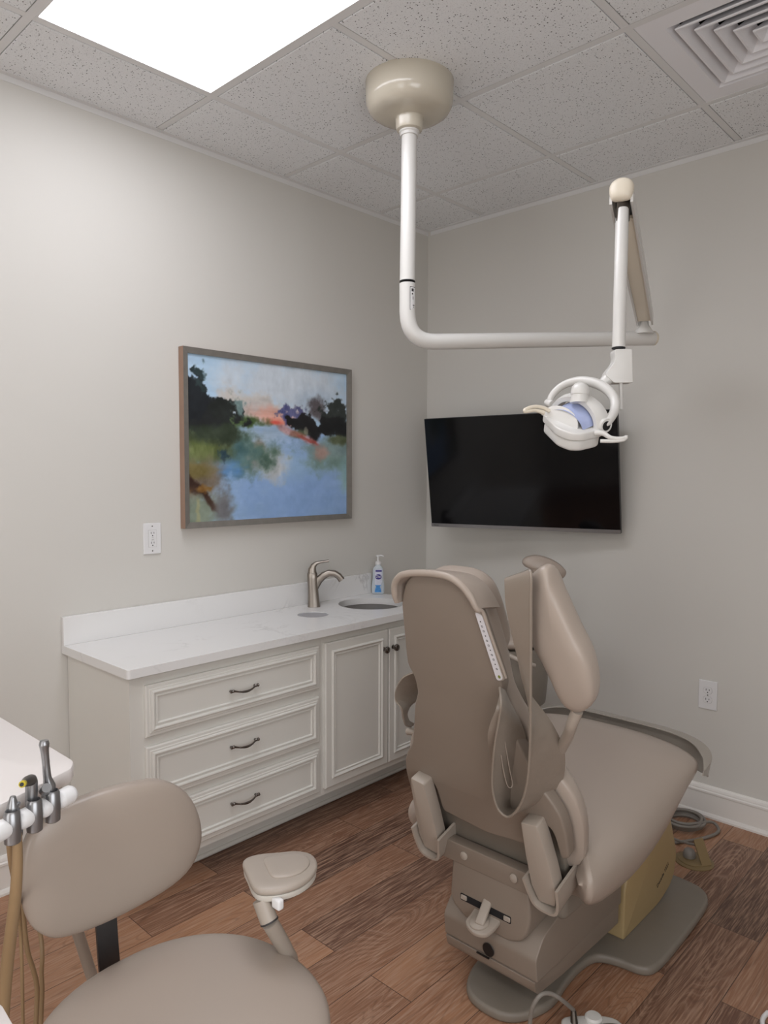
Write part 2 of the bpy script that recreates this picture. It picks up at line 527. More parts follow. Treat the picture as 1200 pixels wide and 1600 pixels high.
mb.box((1.60, ROOM_Y-0.01, 2.05), (2.6, ROOM_Y+0.018, 2.12))
struct(mb.build('trim_8', m_trim, smooth=False))

# ceiling tiles, cells left open for the light panels and the vent
gx = [0.0] + [GA+i*G for i in range(6) if GA+i*G < ROOM_X-0.02] + [ROOM_X]
gy = [0.0] + [-(GB+j*G) for j in range(8) if -(GB+j*G) > ROOM_Y+0.02] + [ROOM_Y]
LIGHT = (GA, GA+2*G, -(GB+2*G), -(GB+3*G))
LIGHT2 = (GA+2*G, GA+4*G, -(GB+5*G), -(GB+6*G))
VENT = (GA+2*G, GA+3*G, -GB, -(GB+G))
mb = MB()
hb = 0.0125
for i in range(len(gx)-1):
    for j in range(len(gy)-1):
        cx_, cy_ = (gx[i]+gx[i+1])/2, (gy[j]+gy[j+1])/2
        if any(r[0] < cx_ < r[1] and r[3] < cy_ < r[2] for r in (LIGHT, LIGHT2, VENT)): continue
        x0, x1, y1, y0 = gx[i], gx[i+1], gy[j], gy[j+1]
        e = 0.009
        # tegular tile: board drops slightly below the grid flange behind a small reveal
        mb.add(*quad((x0, y0, H+0.006), (x1, y0, H+0.006), (x1, y1, H+0.006), (x0, y1, H+0.006)))
        mb.box((x0+hb+0.003, y0+hb+0.003, H-0.004), (x1-hb-0.003, y1-hb-0.003, H+0.005), 0.0015, 1)
struct(mb.build('ceiling', m_tile, smooth=False))
struct(MB().box((-T, ROOM_Y-T, H+0.25), (ROOM_X+T, T, H+0.3)).build('trim_9', m_dark, smooth=False))
mb = MB()
for x in gx[1:-1]:
    cuts = sorted([r for r in (LIGHT, LIGHT2) if r[0]+0.1 < x < r[1]-0.1], key=lambda r: -r[2])
    y = 0.0
    for r in cuts:
        mb.box((x-hb, r[2]+hb, H-0.002), (x+hb, y, H+0.004)); y = r[3]-hb
    mb.box((x-hb, ROOM_Y, H-0.002), (x+hb, y, H+0.004))
for y in gy[1:-1]:
    mb.box((0, y-hb, H-0.0024), (ROOM_X, y+hb, H+0.0039))
struct(mb.build('trim_1', m_grid, smooth=False))
for n_, (a, b) in enumerate([((0, ROOM_Y), (0.020, 0)), ((0.020, -0.020), (ROOM_X, 0)), ((ROOM_X-0.02, ROOM_Y), (ROOM_X, -0.02)), ((0.02, ROOM_Y), (ROOM_X-0.02, ROOM_Y+0.02))]):
    mb = MB().box((a[0], a[1], H-0.006), (b[0], b[1], H-0.0035))
    if n_ == 0: mb.box((0, ROOM_Y, H-0.026), (0.0015, 0, H-0.006))
    if n_ == 1: mb.box((0.02, -0.0015, H-0.026), (ROOM_X, 0, H-0.006))
    struct(mb.build('trim_%d' % (n_+2), m_grid, smooth=False))

def baseboard(name, along, a, b, gap=None):
    """profile (distance from wall, height)"""
    prof = [(0.0, 0.0), (0.024, 0.0), (0.024, 0.008), (0.019, 0.016), (0.013, 0.019), (0.013, 0.098), (0.017, 0.101), (0.017, 0.108), (0.013, 0.112), (0.013, 0.116), (0.010, 0.124), (0.006, 0.130), (0.0, 0.131)]
    v_ = []; n = len(prof)
    for t in (a, b):
        for d, z in prof:
            v_.append({'L': (d, t, z), 'B': (t, -d, z), 'R': (ROOM_X-d, t, z), 'F': (t, ROOM_Y+d, z)}[along])
    f_ = [(i, (i+1) % n, n+(i+1) % n, n+i) for i in range(n)] + [tuple(range(n)), tuple(range(n, 2*n))]
    return struct(mk(name, v_, f_, m_trim, smooth=False))
baseboard('baseboard_left', 'L', ROOM_Y, -2.0)
baseboard('baseboard_back', 'B', 0.0, ROOM_X)
baseboard('baseboard_right', 'R', ROOM_Y+0.03, -0.03)
baseboard('baseboard_front', 'F', 0.03, 1.53)
baseboard('baseboard_front', 'F', 2.67, ROOM_X-0.03)

# ------------------------------------------------------------------ ceiling lights
def light_panel(L, label, m):
    t = thing('ceiling_light', label, 'ceiling light', ((L[0]+L[1])/2, (L[2]+L[3])/2, H))
    x0, x1, y1, y0 = L[0]+hb, L[1]-hb, L[2]-hb, L[3]+hb
    mb = MB()
    w_ = 0.006
    for a, b in [((x0, y0), (x1, y0+w_)), ((x0, y1-w_), (x1, y1)), ((x0, y0+w_), (x0+w_, y1-w_)), ((x1-w_, y0+w_), (x1, y1-w_))]:
        mb.box((a[0], a[1], H-0.003), (b[0], b[1], H+0.03))
    mb.build('light_frame', m_grid, t, smooth=False)
    MB().box((x0+w_, y0+w_, H+0.001), (x1-w_, y1-w_, H+0.006)).build('diffuser', m, t, smooth=False)
light_panel(LIGHT, 'bright rectangular white light panel set in the tiled ceiling', m_led)
light_panel(LIGHT2, 'unseen white light panel added in the ceiling behind the viewpoint as fill light', m_led2)

# ------------------------------------------------------------------ air vent: pyramid of nested square louvers
vc = V(((VENT[0]+VENT[1])/2, (VENT[2]+VENT[3])/2, H))
vt = thing('air_vent', 'white square ceiling air vent with nested louvers and dark gaps', 'air vent', vc)
hh = G/2-hb-0.001
def sqring(mb, r0, z0, r1, z1, t=0.0):
    o = [(-1, -1), (1, -1), (1, 1), (-1, 1)]
    v_ = [vc+V((a*r0, b*r0, z0)) for a, b in o] + [vc+V((a*r1, b*r1, z1)) for a, b in o]
    mb.add(v_, [(i, (i+1) % 4, 4+(i+1) % 4, 4+i) for i in range(4)])
mb = MB(); sqring(mb, hh, -0.001, 0.225, -0.001); sqring(mb, 0.225, -0.001, 0.222, 0.004); sqring(mb, 0.222, 0.004, 0.205, 0.030); sqring(mb, hh, -0.001, hh, 0.02)
mb.build('vent_plate', m_ventm, vt, smooth=False)
for i in range(5):
    ro = 0.205-i*0.041
    mb = MB()
    sqring(mb, ro-0.034, 0.038, ro, 0.0); sqring(mb, ro, 0.0, ro-0.001, -0.004); sqring(mb, ro-0.001, -0.004, ro-0.007, -0.004); sqring(mb, ro-0.007, -0.004, ro-0.040, 0.036); sqring(mb, ro-0.040, 0.036, ro-0.034, 0.038)
    if i == 4: mb.add([vc+V((a*0.002, b*0.002, 0.036)) for a, b in ((-1, -1), (1, -1), (1, 1), (-1, 1))], [(0, 1, 2, 3)])
    mb.build('louver', m_ventm, vt, smooth=False)
mb = MB(); sqring(mb, 0.2055, 0.030, 0.245, 0.2); mb.box(vc+V((-0.245, -0.245, 0.2)), vc+V((0.245, 0.245, 0.205)))
mb.build('duct_box', m_dark, vt, smooth=False)

# ------------------------------------------------------------------ left wall: painting
def painting():
    x0, x1, y0, y1, z0, z1 = 0.0, 0.036, -1.5315, -0.6100, 1.2030, 1.9230
    t = thing('framed_painting', 'framed landscape painting of a blue river between dark trees', 'painting', (0, (y0+y1)/2, z0))
    fw = 0.024
    # mitred frame, four sides; front faces weathered grey, outer sides brown
    def side(p):
        # p: 4 corners (y,z) outer a,b inner c,d
        (a, b, c, d) = p
        v_ = [(x1-0.004, *a), (x1-0.004, *b), (x1, *[b[i]+(c[i]-b[i])*0.0 for i in (0, 1)]), (x1, *a),
              (x1-0.006, *c), (x1-0.006, *d), (0.002, *a), (0.002, *b), (0.002, *c), (0.002, *d)]
        f_ = [(3, 2, 4, 5), (6, 7, 1, 0), (0, 1, 2, 3), (4, 8, 9, 5), (6, 9, 8, 7), (6, 0, 3, 5, 9), (7, 8, 4, 2, 1)]
        o = mk('frame_side', v_, f_, [m_frame, m_frameside], t, smooth=False)
        for k_ in (1, 2): o.data.polygons[k_].material_index = 1
    O = [(y0, z0), (y1, z0), (y1, z1), (y0, z1)]; I = [(y0+fw, z0+fw), (y1-fw, z0+fw), (y1-fw, z1-fw), (y0+fw, z1-fw)]
    for i in range(4):
        j = (i+1) % 4
        side((O[i], O[j], I[j], I[i]))
    NX, NZ = 300, 240
    ys = np.linspace(0, 1, NX+1); zs = np.linspace(0, 1, NZ+1)
    v_ = [(0.022, y0+fw-0.001+(y1-y0-2*fw+0.002)*a, z0+fw-0.001+(z1-z0-2*fw+0.002)*b) for b in zs for a in ys]
    W_ = NX+1
    f_ = [(j*W_+i, j*W_+i+1, (j+1)*W_+i+1, (j+1)*W_+i) for j in range(NZ) for i in range(NX)]
    m = bpy.data.materials.new('canvas paint'); m.use_nodes = True
    at = m.node_tree.nodes.new('ShaderNodeVertexColor'); at.layer_name = 'paint'
    b = m.node_tree.nodes['Principled BSDF']; b.inputs['Roughness'].default_value = 0.45
    m.node_tree.links.new(at.outputs['Color'], b.inputs['Base Color'])
    o = mk('canvas', v_, f_, m, t, smooth=False)
    A, B = np.meshgrid(ys, 1-zs)      # A: left to right, B: top to bottom
    def fbm(sx, sy, seed, oct_=4):
        out = np.zeros(A.shape); amp = 1.0; tot = 0
        rs = np.random.RandomState(seed)
        for _ in range(oct_):
            gxn, gyn = int(sx)+3, int(sy)+3
            g = rs.rand(gyn, gxn)
            X, Y = A*sx, B*sy
            xi, yi = np.floor(X).astype(int), np.floor(Y).astype(int)
            fx, fy = X-xi, Y-yi; fx = fx*fx*(3-2*fx); fy = fy*fy*(3-2*fy)
            q = g[yi, xi]*(1-fx)*(1-fy)+g[yi, xi+1]*fx*(1-fy)+g[yi+1, xi]*(1-fx)*fy+g[yi+1, xi+1]*fx*fy
            out += q*amp; tot += amp; amp *= 0.55; sx *= 2; sy *= 2
        return out/tot-0.5
    n1 = fbm(9, 7, 1, 5); n2 = fbm(5, 26, 2, 4); n3 = fbm(26, 8, 3, 4); n4 = fbm(14, 11, 4, 5); n5 = fbm(34, 30, 5, 3)
    def sm(x, a, b_): t_ = np.clip((x-a)/(b_-a), 0, 1); return t_*t_*(3-2*t_)
    col = np.zeros(A.shape+(3,))
    def put(c, f, n=None, am=10):
        c = np.array(c, float)[None, None, :]
        if n is not None: c = c + n[..., None]*am
        f = np.clip(f, 0, 1)[..., None]
        col[:] = col*(1-f)+c*f
    def blob(cx_, cy_, rx, ry, s=0.35, nz=0.5, nn=None):
        d = np.sqrt(((A-cx_)/rx)**2+((B-cy_)/ry)**2) + ((n1 if nn is None else nn)+n5*0.45)*nz*2.2
        return 1-sm(d, 1-s, 1+s)
    put((176, 204, 228), np.ones(A.shape), n2, 30)                        # sky
    put((206, 216, 226), blob(0.62, 0.14, 0.42, 0.16, 0.6), n3, 30)
    put((190, 206, 222), blob(0.85, 0.24, 0.2, 0.10, 0.6), n3, 40)
    put((202, 196, 190), blob(0.33, 0.27, 0.16, 0.06, 0.7, 0.9), n2, 40)
    put((190, 186, 184), blob(0.46, 0.31, 0.14, 0.05, 0.7, 0.9), n2, 40)
    put((224, 172, 156), blob(0.50, 0.345, 0.15, 0.06, 0.6, 0.5), n2, 40)
    put((226, 140, 122), blob(0.53, 0.375, 0.09, 0.03, 0.5, 0.5), n2, 40)
    hor = 0.385
    water = sm(B + n1*0.03, hor, hor+0.03)
    put((150, 180, 216), water, n2, 34)                                    # water
    put((176, 196, 214), water*blob(0.45, 0.52, 0.25, 0.16, 0.6), n2, 60)
    put((142, 174, 220), water*blob(0.66, 0.80, 0.38, 0.32, 0.6), n4, 22)
    put((158, 190, 224), water*blob(0.62, 0.66, 0.18, 0.10, 0.7), n2, 24)
    put((166, 158, 156), water*blob(0.35, 0.62, 0.12, 0.06, 0.6, 0.8), n2, 50)
    put((182, 152, 142), water*blob(0.40, 0.53, 0.04, 0.05, 0.7, 0.8), n2, 50)
    put((200, 204, 208), water*blob(0.50, 0.66, 0.08, 0.09, 0.7, 0.9), n3, 60)
    put((122, 148, 140), water*blob(0.97, 0.60, 0.22, 0.13, 0.6, 0.6), n4, 50)
    put((128, 150, 150), water*blob(0.90, 0.53, 0.2, 0.06, 0.6, 0.6), n4, 50)
    put((150, 184, 190), water*blob(1.0, 0.73, 0.06, 0.10, 0.7, 0.6), n4, 30)
    # left bank
    put((92, 118, 104), blob(0.20, 0.55, 0.26, 0.16, 0.5, 0.7), n4, 60)
    put((70, 92, 50), blob(0.30, 0.385, 0.19, 0.035, 0.5, 0.9), n4, 70)
    put((84, 118, 122), blob(0.26, 0.58, 0.10, 0.10, 0.7, 0.7), n4, 60)
    put((82, 92, 60), blob(0.07, 0.52, 0.14, 0.13, 0.5, 0.6), n3, 80)
    put((112, 124, 74), blob(0.07, 0.58, 0.07, 0.07, 0.7, 0.7), n3, 80)
    put((30, 34, 36), blob(0.10, 0.37, 0.22, 0.125, 0.10, 0.60, n4), n4, 26)
    put((26, 32, 38), blob(0.02, 0.25, 0.10, 0.13, 0.10, 0.7, n4), n4, 26)
    put((30, 36, 34), blob(0.20, 0.33, 0.08, 0.07, 0.10, 0.8, n4), n4, 26)
    put((48, 60, 44), blob(0.16, 0.46, 0.16, 0.05, 0.5, 0.7), n4, 50)
    put((126, 150, 150), blob(0.28, 0.29, 0.03, 0.05, 0.8, 1.2, n5), n5, 50)
    put((60, 80, 80), blob(0.06, 0.14, 0.03, 0.06, 0.7, 1.6, n5)*0.7, n5, 50)
    put((96, 142, 192), blob(0.20, 0.695, 0.08, 0.045, 0.7, 0.9), n2, 50)
    put((46, 72, 84), blob(0.185, 0.60, 0.022, 0.03, 0.5, 1.0, n5), n5, 30)
    # lower left bank
    put((128, 140, 124), blob(0.02, 0.95, 0.20, 0.16, 0.4, 0.5), n4, 50)
    put((122, 110, 96), blob(0.09, 0.74, 0.10, 0.10, 0.6, 0.6), n4, 60)
    put((126, 114, 70), blob(0.04, 0.69, 0.09, 0.04, 0.6, 0.7), n4, 60)
    d = np.abs((B-0.76)-(A-0.0)*0.95-n4*0.1)
    put((62, 40, 30), (1-sm(d, 0.012, 0.045))*(1-sm(A, 0.13, 0.2)), n4, 50)
    put((150, 110, 50), blob(0.06, 0.80, 0.05, 0.018, 0.6, 0.9, n5)*0.8, n5, 60)
    put((112, 112, 116), blob(0.19, 0.93, 0.05, 0.10, 0.8, 0.7), n4, 50)
    d = np.abs(A-0.05-n5*0.02)
    put((180, 170, 120), (1-sm(d, 0.003, 0.014))*sm(B, 0.84, 0.88)*0.5)
    # right bank
    put((96, 98, 140), blob(0.62, 0.315, 0.075, 0.04, 0.4, 0.9, n5), n3, 60)
    put((70, 74, 124), blob(0.57, 0.35, 0.022, 0.045, 0.6, 0.9, n5), n3, 60)
    put((94, 88, 92), blob(0.79, 0.28, 0.06, 0.08, 0.5, 0.7, n4), n4, 40)
    put((44, 50, 48), blob(0.94, 0.30, 0.13, 0.11, 0.15, 0.8, n4), n4, 36)
    put((22, 22, 26), blob(0.70, 0.37, 0.115, 0.065, 0.10, 0.6, n4), n4, 20)
    put((26, 28, 30), blob(0.92, 0.38, 0.15, 0.07, 0.15, 0.6, n4), n4, 24)
    put((24, 24, 28), blob(0.77, 0.43, 0.04, 0.055, 0.3, 0.5, n4), n4, 20)
    put((92, 100, 74), blob(0.97, 0.47, 0.10, 0.03, 0.6, 0.7), n4, 60)
    put((88, 96, 74), blob(0.66, 0.44, 0.07, 0.022, 0.6, 0.8), n4, 60)
    put((170, 166, 150), blob(0.705, 0.425, 0.010, 0.018, 0.6, 1.2, n5)*0.6, n5, 40)
    # sunset streak
    put((222, 92, 78), blob(0.51, 0.375, 0.035, 0.012, 0.5, 0.6), n2, 30)
    d = np.abs((B-0.40)-(A-0.53)*0.42-n4*0.03)
    put((196, 120, 108), (1-sm(d, 0.01, 0.035))*sm(A, 0.50, 0.54)*(1-sm(A, 0.74, 0.84))*0.6, n5, 90)
    put((168, 82, 74), 0.8*(1-sm(np.abs((B-0.455)-(A-0.66)*0.40-n5*0.02), 0.004, 0.016))*sm(A, 0.63, 0.67)*(1-sm(A, 0.77, 0.81)), n4, 50)
    put((176, 150, 140), blob(0.82, 0.56, 0.04, 0.04, 0.7, 0.9), n4, 50)
    col += n5[..., None]*12
    c = np.clip(col, 0, 255)/255
    lin = np.where(c <= 0.04045, c/12.92, ((c+0.055)/1.055)**2.4)
    at = o.data.color_attributes.new('paint', 'FLOAT_COLOR', 'POINT')
    buf = np.ones((A.size, 4)); buf[:, :3] = lin.reshape(-1, 3)
    at.data.foreach_set('color', buf.ravel().astype(np.float32))
painting()

# ------------------------------------------------------------------ outlets
def outlet(name, label, fr, kind):
    """fr: local x = right, y = up, z = out of the wall"""
    t = thing(name, label, 'outlet', fr.translation)
    MB().prism([(-0.037, -0.060), (0.037, -0.060), (0.037, 0.060), (-0.037, 0.060)], fr, 0.0, 0.006, 0.0025).build('cover_plate', m_whiteplastic, t, smooth=False)
    if kind == 'gfci':
        MB().prism(roundpoly([(-0.0165, -0.033), (0.0165, -0.033), (0.0165, 0.033), (-0.0165, 0.033)], 0.002), fr, 0.0058, 0.0075, 0.0004, 1).build('socket_face', m_whiteplastic, t, smooth=False)
        mb = MB()
        for a in ((-0.017, -0.0335, 0.017, -0.0330), (-0.017, 0.0330, 0.017, 0.0335), (-0.0172, -0.033, -0.0167, 0.033), (0.0167, -0.033, 0.0172, 0.033)):
            mb.prism([(a[0], a[1]), (a[2], a[1]), (a[2], a[3]), (a[0], a[3])], fr, 0.0058, 0.0064)
        mb.build('gap_line', m_grey, t, smooth=False)
        for cy_ in (0.019, -0.019):
            for a, hh_ in ((-0.006, 0.004), (0.006, 0.0032)):
                MB().prism([(a-0.0011, cy_-hh_+0.003), (a+0.0011, cy_-hh_+0.003), (a+0.0011, cy_+hh_+0.003), (a-0.0011, cy_+hh_+0.003)], fr, 0.0070, 0.0077).build('slot', m_black, t, smooth=False)
            MB().prism([(0.0024*math.cos(q), cy_-0.0075+0.0024*math.sin(q)) for q in [i*0.628 for i in range(10)]], fr, 0.0070, 0.0077).build('ground_hole', m_black, t, smooth=False)
        for cy_ in (0.0045, -0.0045):
            MB().prism([(-0.008, cy_-0.0032), (0.008, cy_-0.0032), (0.008, cy_+0.0032), (-0.008, cy_+0.0032)], fr, 0.0070, 0.0085, 0.0004, 1).build('reset_button', m_whiteplastic, t, smooth=False)
        text_mesh('TEST', 0.004, fr @ Matrix.Translation((0, 0.0045, 0.0086)), m_grey, 'lettering', t)
        text_mesh('RESET', 0.004, fr @ Matrix.Translation((0, -0.0045, 0.0086)), m_grey, 'lettering', t)
        screws = [0.048, -0.048]
    else:
        for cy_ in (0.0195, -0.0195):
            ol = [(0.0172*math.cos(q), max(-0.0135, min(0.0135, 0.0172*math.sin(q)))+cy_) for q in [2*math.pi*i/32 for i in range(32)]]
            MB().prism([(cx_*1.05, (y_-cy_)*1.05+cy_) for cx_, y_ in ol], fr, 0.0056, 0.0062).build('gap_line', m_grey, t, smooth=False)
            MB().prism(ol, fr, 0.0058, 0.0078, 0.0005, 1).build('socket_face', m_whiteplastic, t, smooth=False)
            for a, hh_ in ((-0.0063, 0.0042), (0.0063, 0.0034)):
                MB().prism([(a-0.0012, cy_-hh_+0.003), (a+0.0012, cy_-hh_+0.003), (a+0.0012, cy_+hh_+0.003), (a-0.0012, cy_+hh_+0.003)], fr, 0.0072, 0.0080).build('slot', m_black, t, smooth=False)
            MB().prism([(0.0025*math.cos(q), cy_-0.0078+0.0025*math.sin(q)) for q in [i*0.628 for i in range(10)]], fr, 0.0072, 0.0080).build('ground_hole', m_black, t, smooth=False)
        screws = [0.0]
    for s_ in screws:
        MB().lathe([(0.0, 0.0074), (0.002, 0.0072), (0.0028, 0.006), (0.0028, 0.0055)], fr @ Matrix.Translation((0, s_, 0)), 14).build('screw', m_steel, t)
outlet('wall_outlet', 'white outlet with test and reset buttons, left below the painting', frame((0, -1.658, 1.1715), (0, 1, 0), (0, 0, 1), (1, 0, 0)), 'gfci')
outlet('wall_outlet', 'white duplex outlet low on the wall to the right of the dental chair', frame((1.527, 0, 0.510), (1, 0, 0), (0, 0, 1), (0, -1, 0)), 'duplex')

# ------------------------------------------------------------------ television
ty, tp, tr = 0.184, 0.144, 0.008
tX = V((math.cos(ty), math.sin(ty), 0)); tN = V((math.sin(ty)*math.cos(tp), -math.cos(ty)*math.cos(tp), -math.sin(tp)))
tU = tN.cross(tX)
if tU.z < 0: tU = -tU
tX2 = tX*math.cos(tr)+tU*math.sin(tr); tU2 = -tX*math.sin(tr)+tU*math.cos(tr)
tf = frame((0.709, -0.2, 1.427), tX2, tU2, tN)
tv = thing('television', 'large black flat television tilted on the wall in the corner', 'television', (0.709, -0.2, 1.15))
W2, H2 = 0.471, 0.271
MB().prism(roundpoly([(-W2, -H2), (W2, -H2), (W2, H2), (-W2, H2)], 0.003, 3), tf, -0.020, -0.002, 0.001, 1).build('case', m_tvcase, tv, smooth=False)
MB().prism([(-W2*0.6, -H2*0.8), (W2*0.6, -H2*0.8), (W2*0.5, H2*0.35), (-W2*0.5, H2*0.35)], tf, -0.055, -0.020, 0.008, 2).build('rear_housing', m_tvcase, tv, smooth=False)
MB().prism([(-W2+0.003, -H2+0.018), (W2-0.003, -H2+0.018), (W2-0.003, H2-0.003), (-W2+0.003, H2-0.003)], tf, -0.002, -0.0008).build('screen', m_screen, tv, smooth=False)
st_ = MB().prism([(-W2, -H2), (W2, -H2), (W2, -H2+0.017), (-W2, -H2+0.017)], tf, -0.002, 0.0008, 0.0005, 1).build('bottom_bezel', m_silver, tv, smooth=False)
text_mesh('Hisense', 0.009, tf @ Matrix.Translation((-W2+0.028, -H2+0.0085, 0.001)), m_ink, 'lettering', st_)
wb = thing('tv_wall_bracket', 'black steel swing bracket holding the television to the wall', 'wall bracket', (0.76, 0, 1.35))
MB().box((0.66, -0.012, 1.34), (0.86, 0, 1.52), 0.002, 1).build('wall_plate', m_black, wb, smooth=False)
back = tf @ V((0, 0, -0.057))
MB().tube([(0.76, -0.012, 1.43), (0.78, -0.06, 1.43), tuple(back)], 0.014, 10, smooth=False).build('arm', m_black, wb)

# ------------------------------------------------------------------ cabinets
XF = 0.452
def nested(y0, y1, z0, z1, xb, prof):
    """moulded rectangular front facing +x; prof = list of (inset, height)"""
    v_ = []; f_ = []
    for ins, h in prof:
        v_ += [(xb+h, y0+ins, z0+ins), (xb+h, y1-ins, z0+ins), (xb+h, y1-ins, z1-ins), (xb+h, y0+ins, z1-ins)]
    for k_ in range(len(prof)-1):
        for i in range(4): f_.append((4*k_+i, 4*k_+(i+1) % 4, 4*k_+4+(i+1) % 4, 4*k_+4+i))
    n = len(v_)-4; f_.append((n, n+1, n+2, n+3)); f_.append((0, 1, 2, 3))
    return v_, f_
DRAW = [(0, 0), (0, 0.010), (0.004, 0.014), (0.012, 0.014), (0.014, 0.017), (0.019, 0.017), (0.021, 0.020), (0.025, 0.0215), (0.029, 0.020), (0.031, 0.014), (0.035, 0.014), (0.038, 0.0165), (0.041, 0.0165), (0.044, 0.010)]
DOOR = [(0, 0), (0, 0.012), (0.004, 0.016), (0.033, 0.016), (0.035, 0.020), (0.040, 0.023), (0.044, 0.020), (0.047, 0.0165), (0.052, 0.0165), (0.054, 0.018), (0.057, 0.012)]

def handle(parent, x, y, z):
    mb = MB()
    L = 0.052
    mb.tube([(x+0.000, y-L, z), (x+0.012, y-L, z-0.0005)], [0.0045, 0.003], 12, smooth=False)
    mb.tube([(x+0.000, y+L, z), (x+0.012, y+L, z-0.0005)], [0.0045, 0.003], 12, smooth=False)
    pr = [(-L-0.010, 0.0022), (-L-0.008, 0.0058), (-L-0.004, 0.0062), (-L-0.0015, 0.0040), (-L+0.001, 0.0056), (-L+0.005, 0.0058), (-L+0.009, 0.0036), (-L+0.022, 0.0030), (-L+0.026, 0.0038), (-L+0.030, 0.0032), (-0.012, 0.0042), (0, 0.0046)]
    pr = pr + [(-a, r) for a, r in reversed(pr[:-1])]
    pts = []; rs = []
    for a, r in pr:
        q = max(0, 1-(a/(L*0.9))**2)
        pts.append((x+0.014+0.012*q, y+a, z-0.008*q+0.002)); rs.append(r)
    mb.tube(pts, rs, 12, step=3)
    mb.build('handle', m_pewter, parent)

dc = thing('drawer_cabinet', 'white base cabinet with three moulded drawers under the quartz counter', 'cabinet', (0.22, -1.6, 0))
yl, yr = -1.994, -1.188
mb = MB()
mb.box((0.003, yl, 0.0), (0.30, yl+0.018, 0.775)); mb.box((0.30, yl, 0.135), (XF, yl+0.018, 0.775))
mb.box((0.003, yl+0.018, 0.135), (XF-0.018, yr, 0.155)); mb.box((0.003, yr-0.016, 0.155), (XF-0.018, yr, 0.775)); mb.box((0.003, yl+0.018, 0.155), (0.012, yr-0.016, 0.775))
mb.build('carcass', m_cab, dc, smooth=False)
mb = MB()
mb.box((XF-0.018, yl+0.018, 0.135), (XF, -1.93, 0.775)); mb.box((XF-0.018, -1.215, 0.135), (XF, yr, 0.775))
for a, b in ((0.135, 0.175), (0.325, 0.372), (0.535, 0.592), (0.735, 0.775)): mb.box((XF-0.018, -1.93, a), (XF-0.0002, -1.215, b))
mb.build('face_frame', m_cab, dc, smooth=False)
for z0, z1, zh in ((0.578, 0.748, 0.659), (0.364, 0.546, 0.459), (0.160, 0.336, 0.254)):
    v_, f_ = nested(-1.946, -1.206, z0, z1, XF, DRAW)
    d_ = mk('drawer', v_, f_, m_cab, dc, smooth=False)
    handle(d_, XF+0.010, -1.570, zh)
mb = MB().box((0.285, yl+0.018, 0.0), (0.303, yr, 0.135)); mb.tube([(0.303, yl+0.018, 0.010), (0.303, yr, 0.010)], 0.010, 10, smooth=False)
mb.build('toe_kick', m_cab, dc)

sc = thing('sink_cabinet', 'white base cabinet with two panelled doors below the sink', 'cabinet', (0.22, -0.82, 0))
yl, yr = -1.1875, -0.445
mb = MB()
mb.box((0.003, yl, 0.135), (XF-0.018, yl+0.016, 0.775)); mb.box((0.003, yr-0.018, 0.0), (0.30, yr, 0.775)); mb.box((0.30, yr-0.018, 0.135), (XF, yr, 0.775))
mb.box((0.003, yl+0.016, 0.135), (XF-0.018, yr-0.018, 0.155))
mb.build('carcass', m_cab, sc, smooth=False)
mb = MB()
mb.box((XF-0.018, yl, 0.135), (XF, yl+0.025, 0.775)); mb.box((XF-0.018, yr-0.045, 0.135), (XF-0.0001, yr-0.018, 0.775))
for a, b in ((0.135, 0.175), (0.735, 0.775)): mb.box((XF-0.018, yl+0.025, a), (XF-0.0002, yr-0.045, b))
mb.build('face_frame', m_cab, sc, smooth=False)
for y0, y1, yk in ((-1.176, -0.811, -0.842), (-0.806, -0.455, -0.781)):
    v_, f_ = nested(y0, y1, 0.163, 0.752, XF, DOOR)
    d_ = mk('door', v_, f_, m_cab, sc, smooth=False)
    MB().lathe([(0.0095, 0.0), (0.0095, 0.002), (0.0052, 0.004), (0.0050, 0.012), (0.010, 0.016), (0.0145, 0.020), (0.0155, 0.024), (0.0135, 0.0285), (0.008, 0.031), (0.0, 0.0318)], frame((XF+0.015, yk, 0.671), (0, 1, 0), (0, 0, 1), (1, 0, 0)), 24).build('knob', m_pewter, d_)
mb = MB().box((0.285, yl, 0.0), (0.303, yr-0.018, 0.135)); mb.tube([(0.303, yl, 0.010), (0.303, yr-0.018, 0.010)], 0.010, 10, smooth=False)
mb.build('toe_kick', m_cab, sc)

# ------------------------------------------------------------------ quartz counter with round cut-outs
SC, SR = (0.222, -0.667), 0.152      # sink centre and radius
HC, HR = (0.226, -1.030), 0.066      # waste chute
ct = thing('countertop', 'white veined quartz countertop with backsplash on the cabinets', 'countertop', (0.24, -1.2, CT-0.03))
def slab():
    bm = bmesh.new()
    out = roundpoly([(0.0015, CL), (CD, CL), (CD, CR), (0.0015, CR)], [0, 0.014, 0.02, 0], 6)
    def loop(pts, z):
        vs_ = [bm.verts.new((p[0], p[1], z)) for p in pts]
        return vs_, [bm.edges.new((vs_[i], vs_[(i+1) % len(vs_)])) for i in range(len(vs_))]
    c1 = [(SC[0]+SR*math.cos(a), SC[1]+SR*math.sin(a)) for a in [2*math.pi*i/64 for i in range(64)]]
    c2 = [(HC[0]+HR*math.cos(a), HC[1]+HR*math.sin(a)) for a in [2*math.pi*i/48 for i in range(48)]]
    es = []
    for p in (out, c1, c2): es += loop(p, CT)[1]
    bmesh.ops.triangle_fill(bm, use_beauty=True, use_dissolve=False, edges=es)
    r = bmesh.ops.extrude_face_region(bm, geom=list(bm.faces))
    for v in [g for g in r['geom'] if isinstance(g, bmesh.types.BMVert)]: v.co.z = CT-0.030
    mb = MB(); mb.bm(bm)
    o = mb.build('slab', m_quartz, ct, smooth=False)
    b = o.modifiers.new('bevel', 'BEVEL'); b.width = 0.002; b.segments = 2; b.limit_method = 'ANGLE'; b.angle_limit = math.radians(60)
slab()
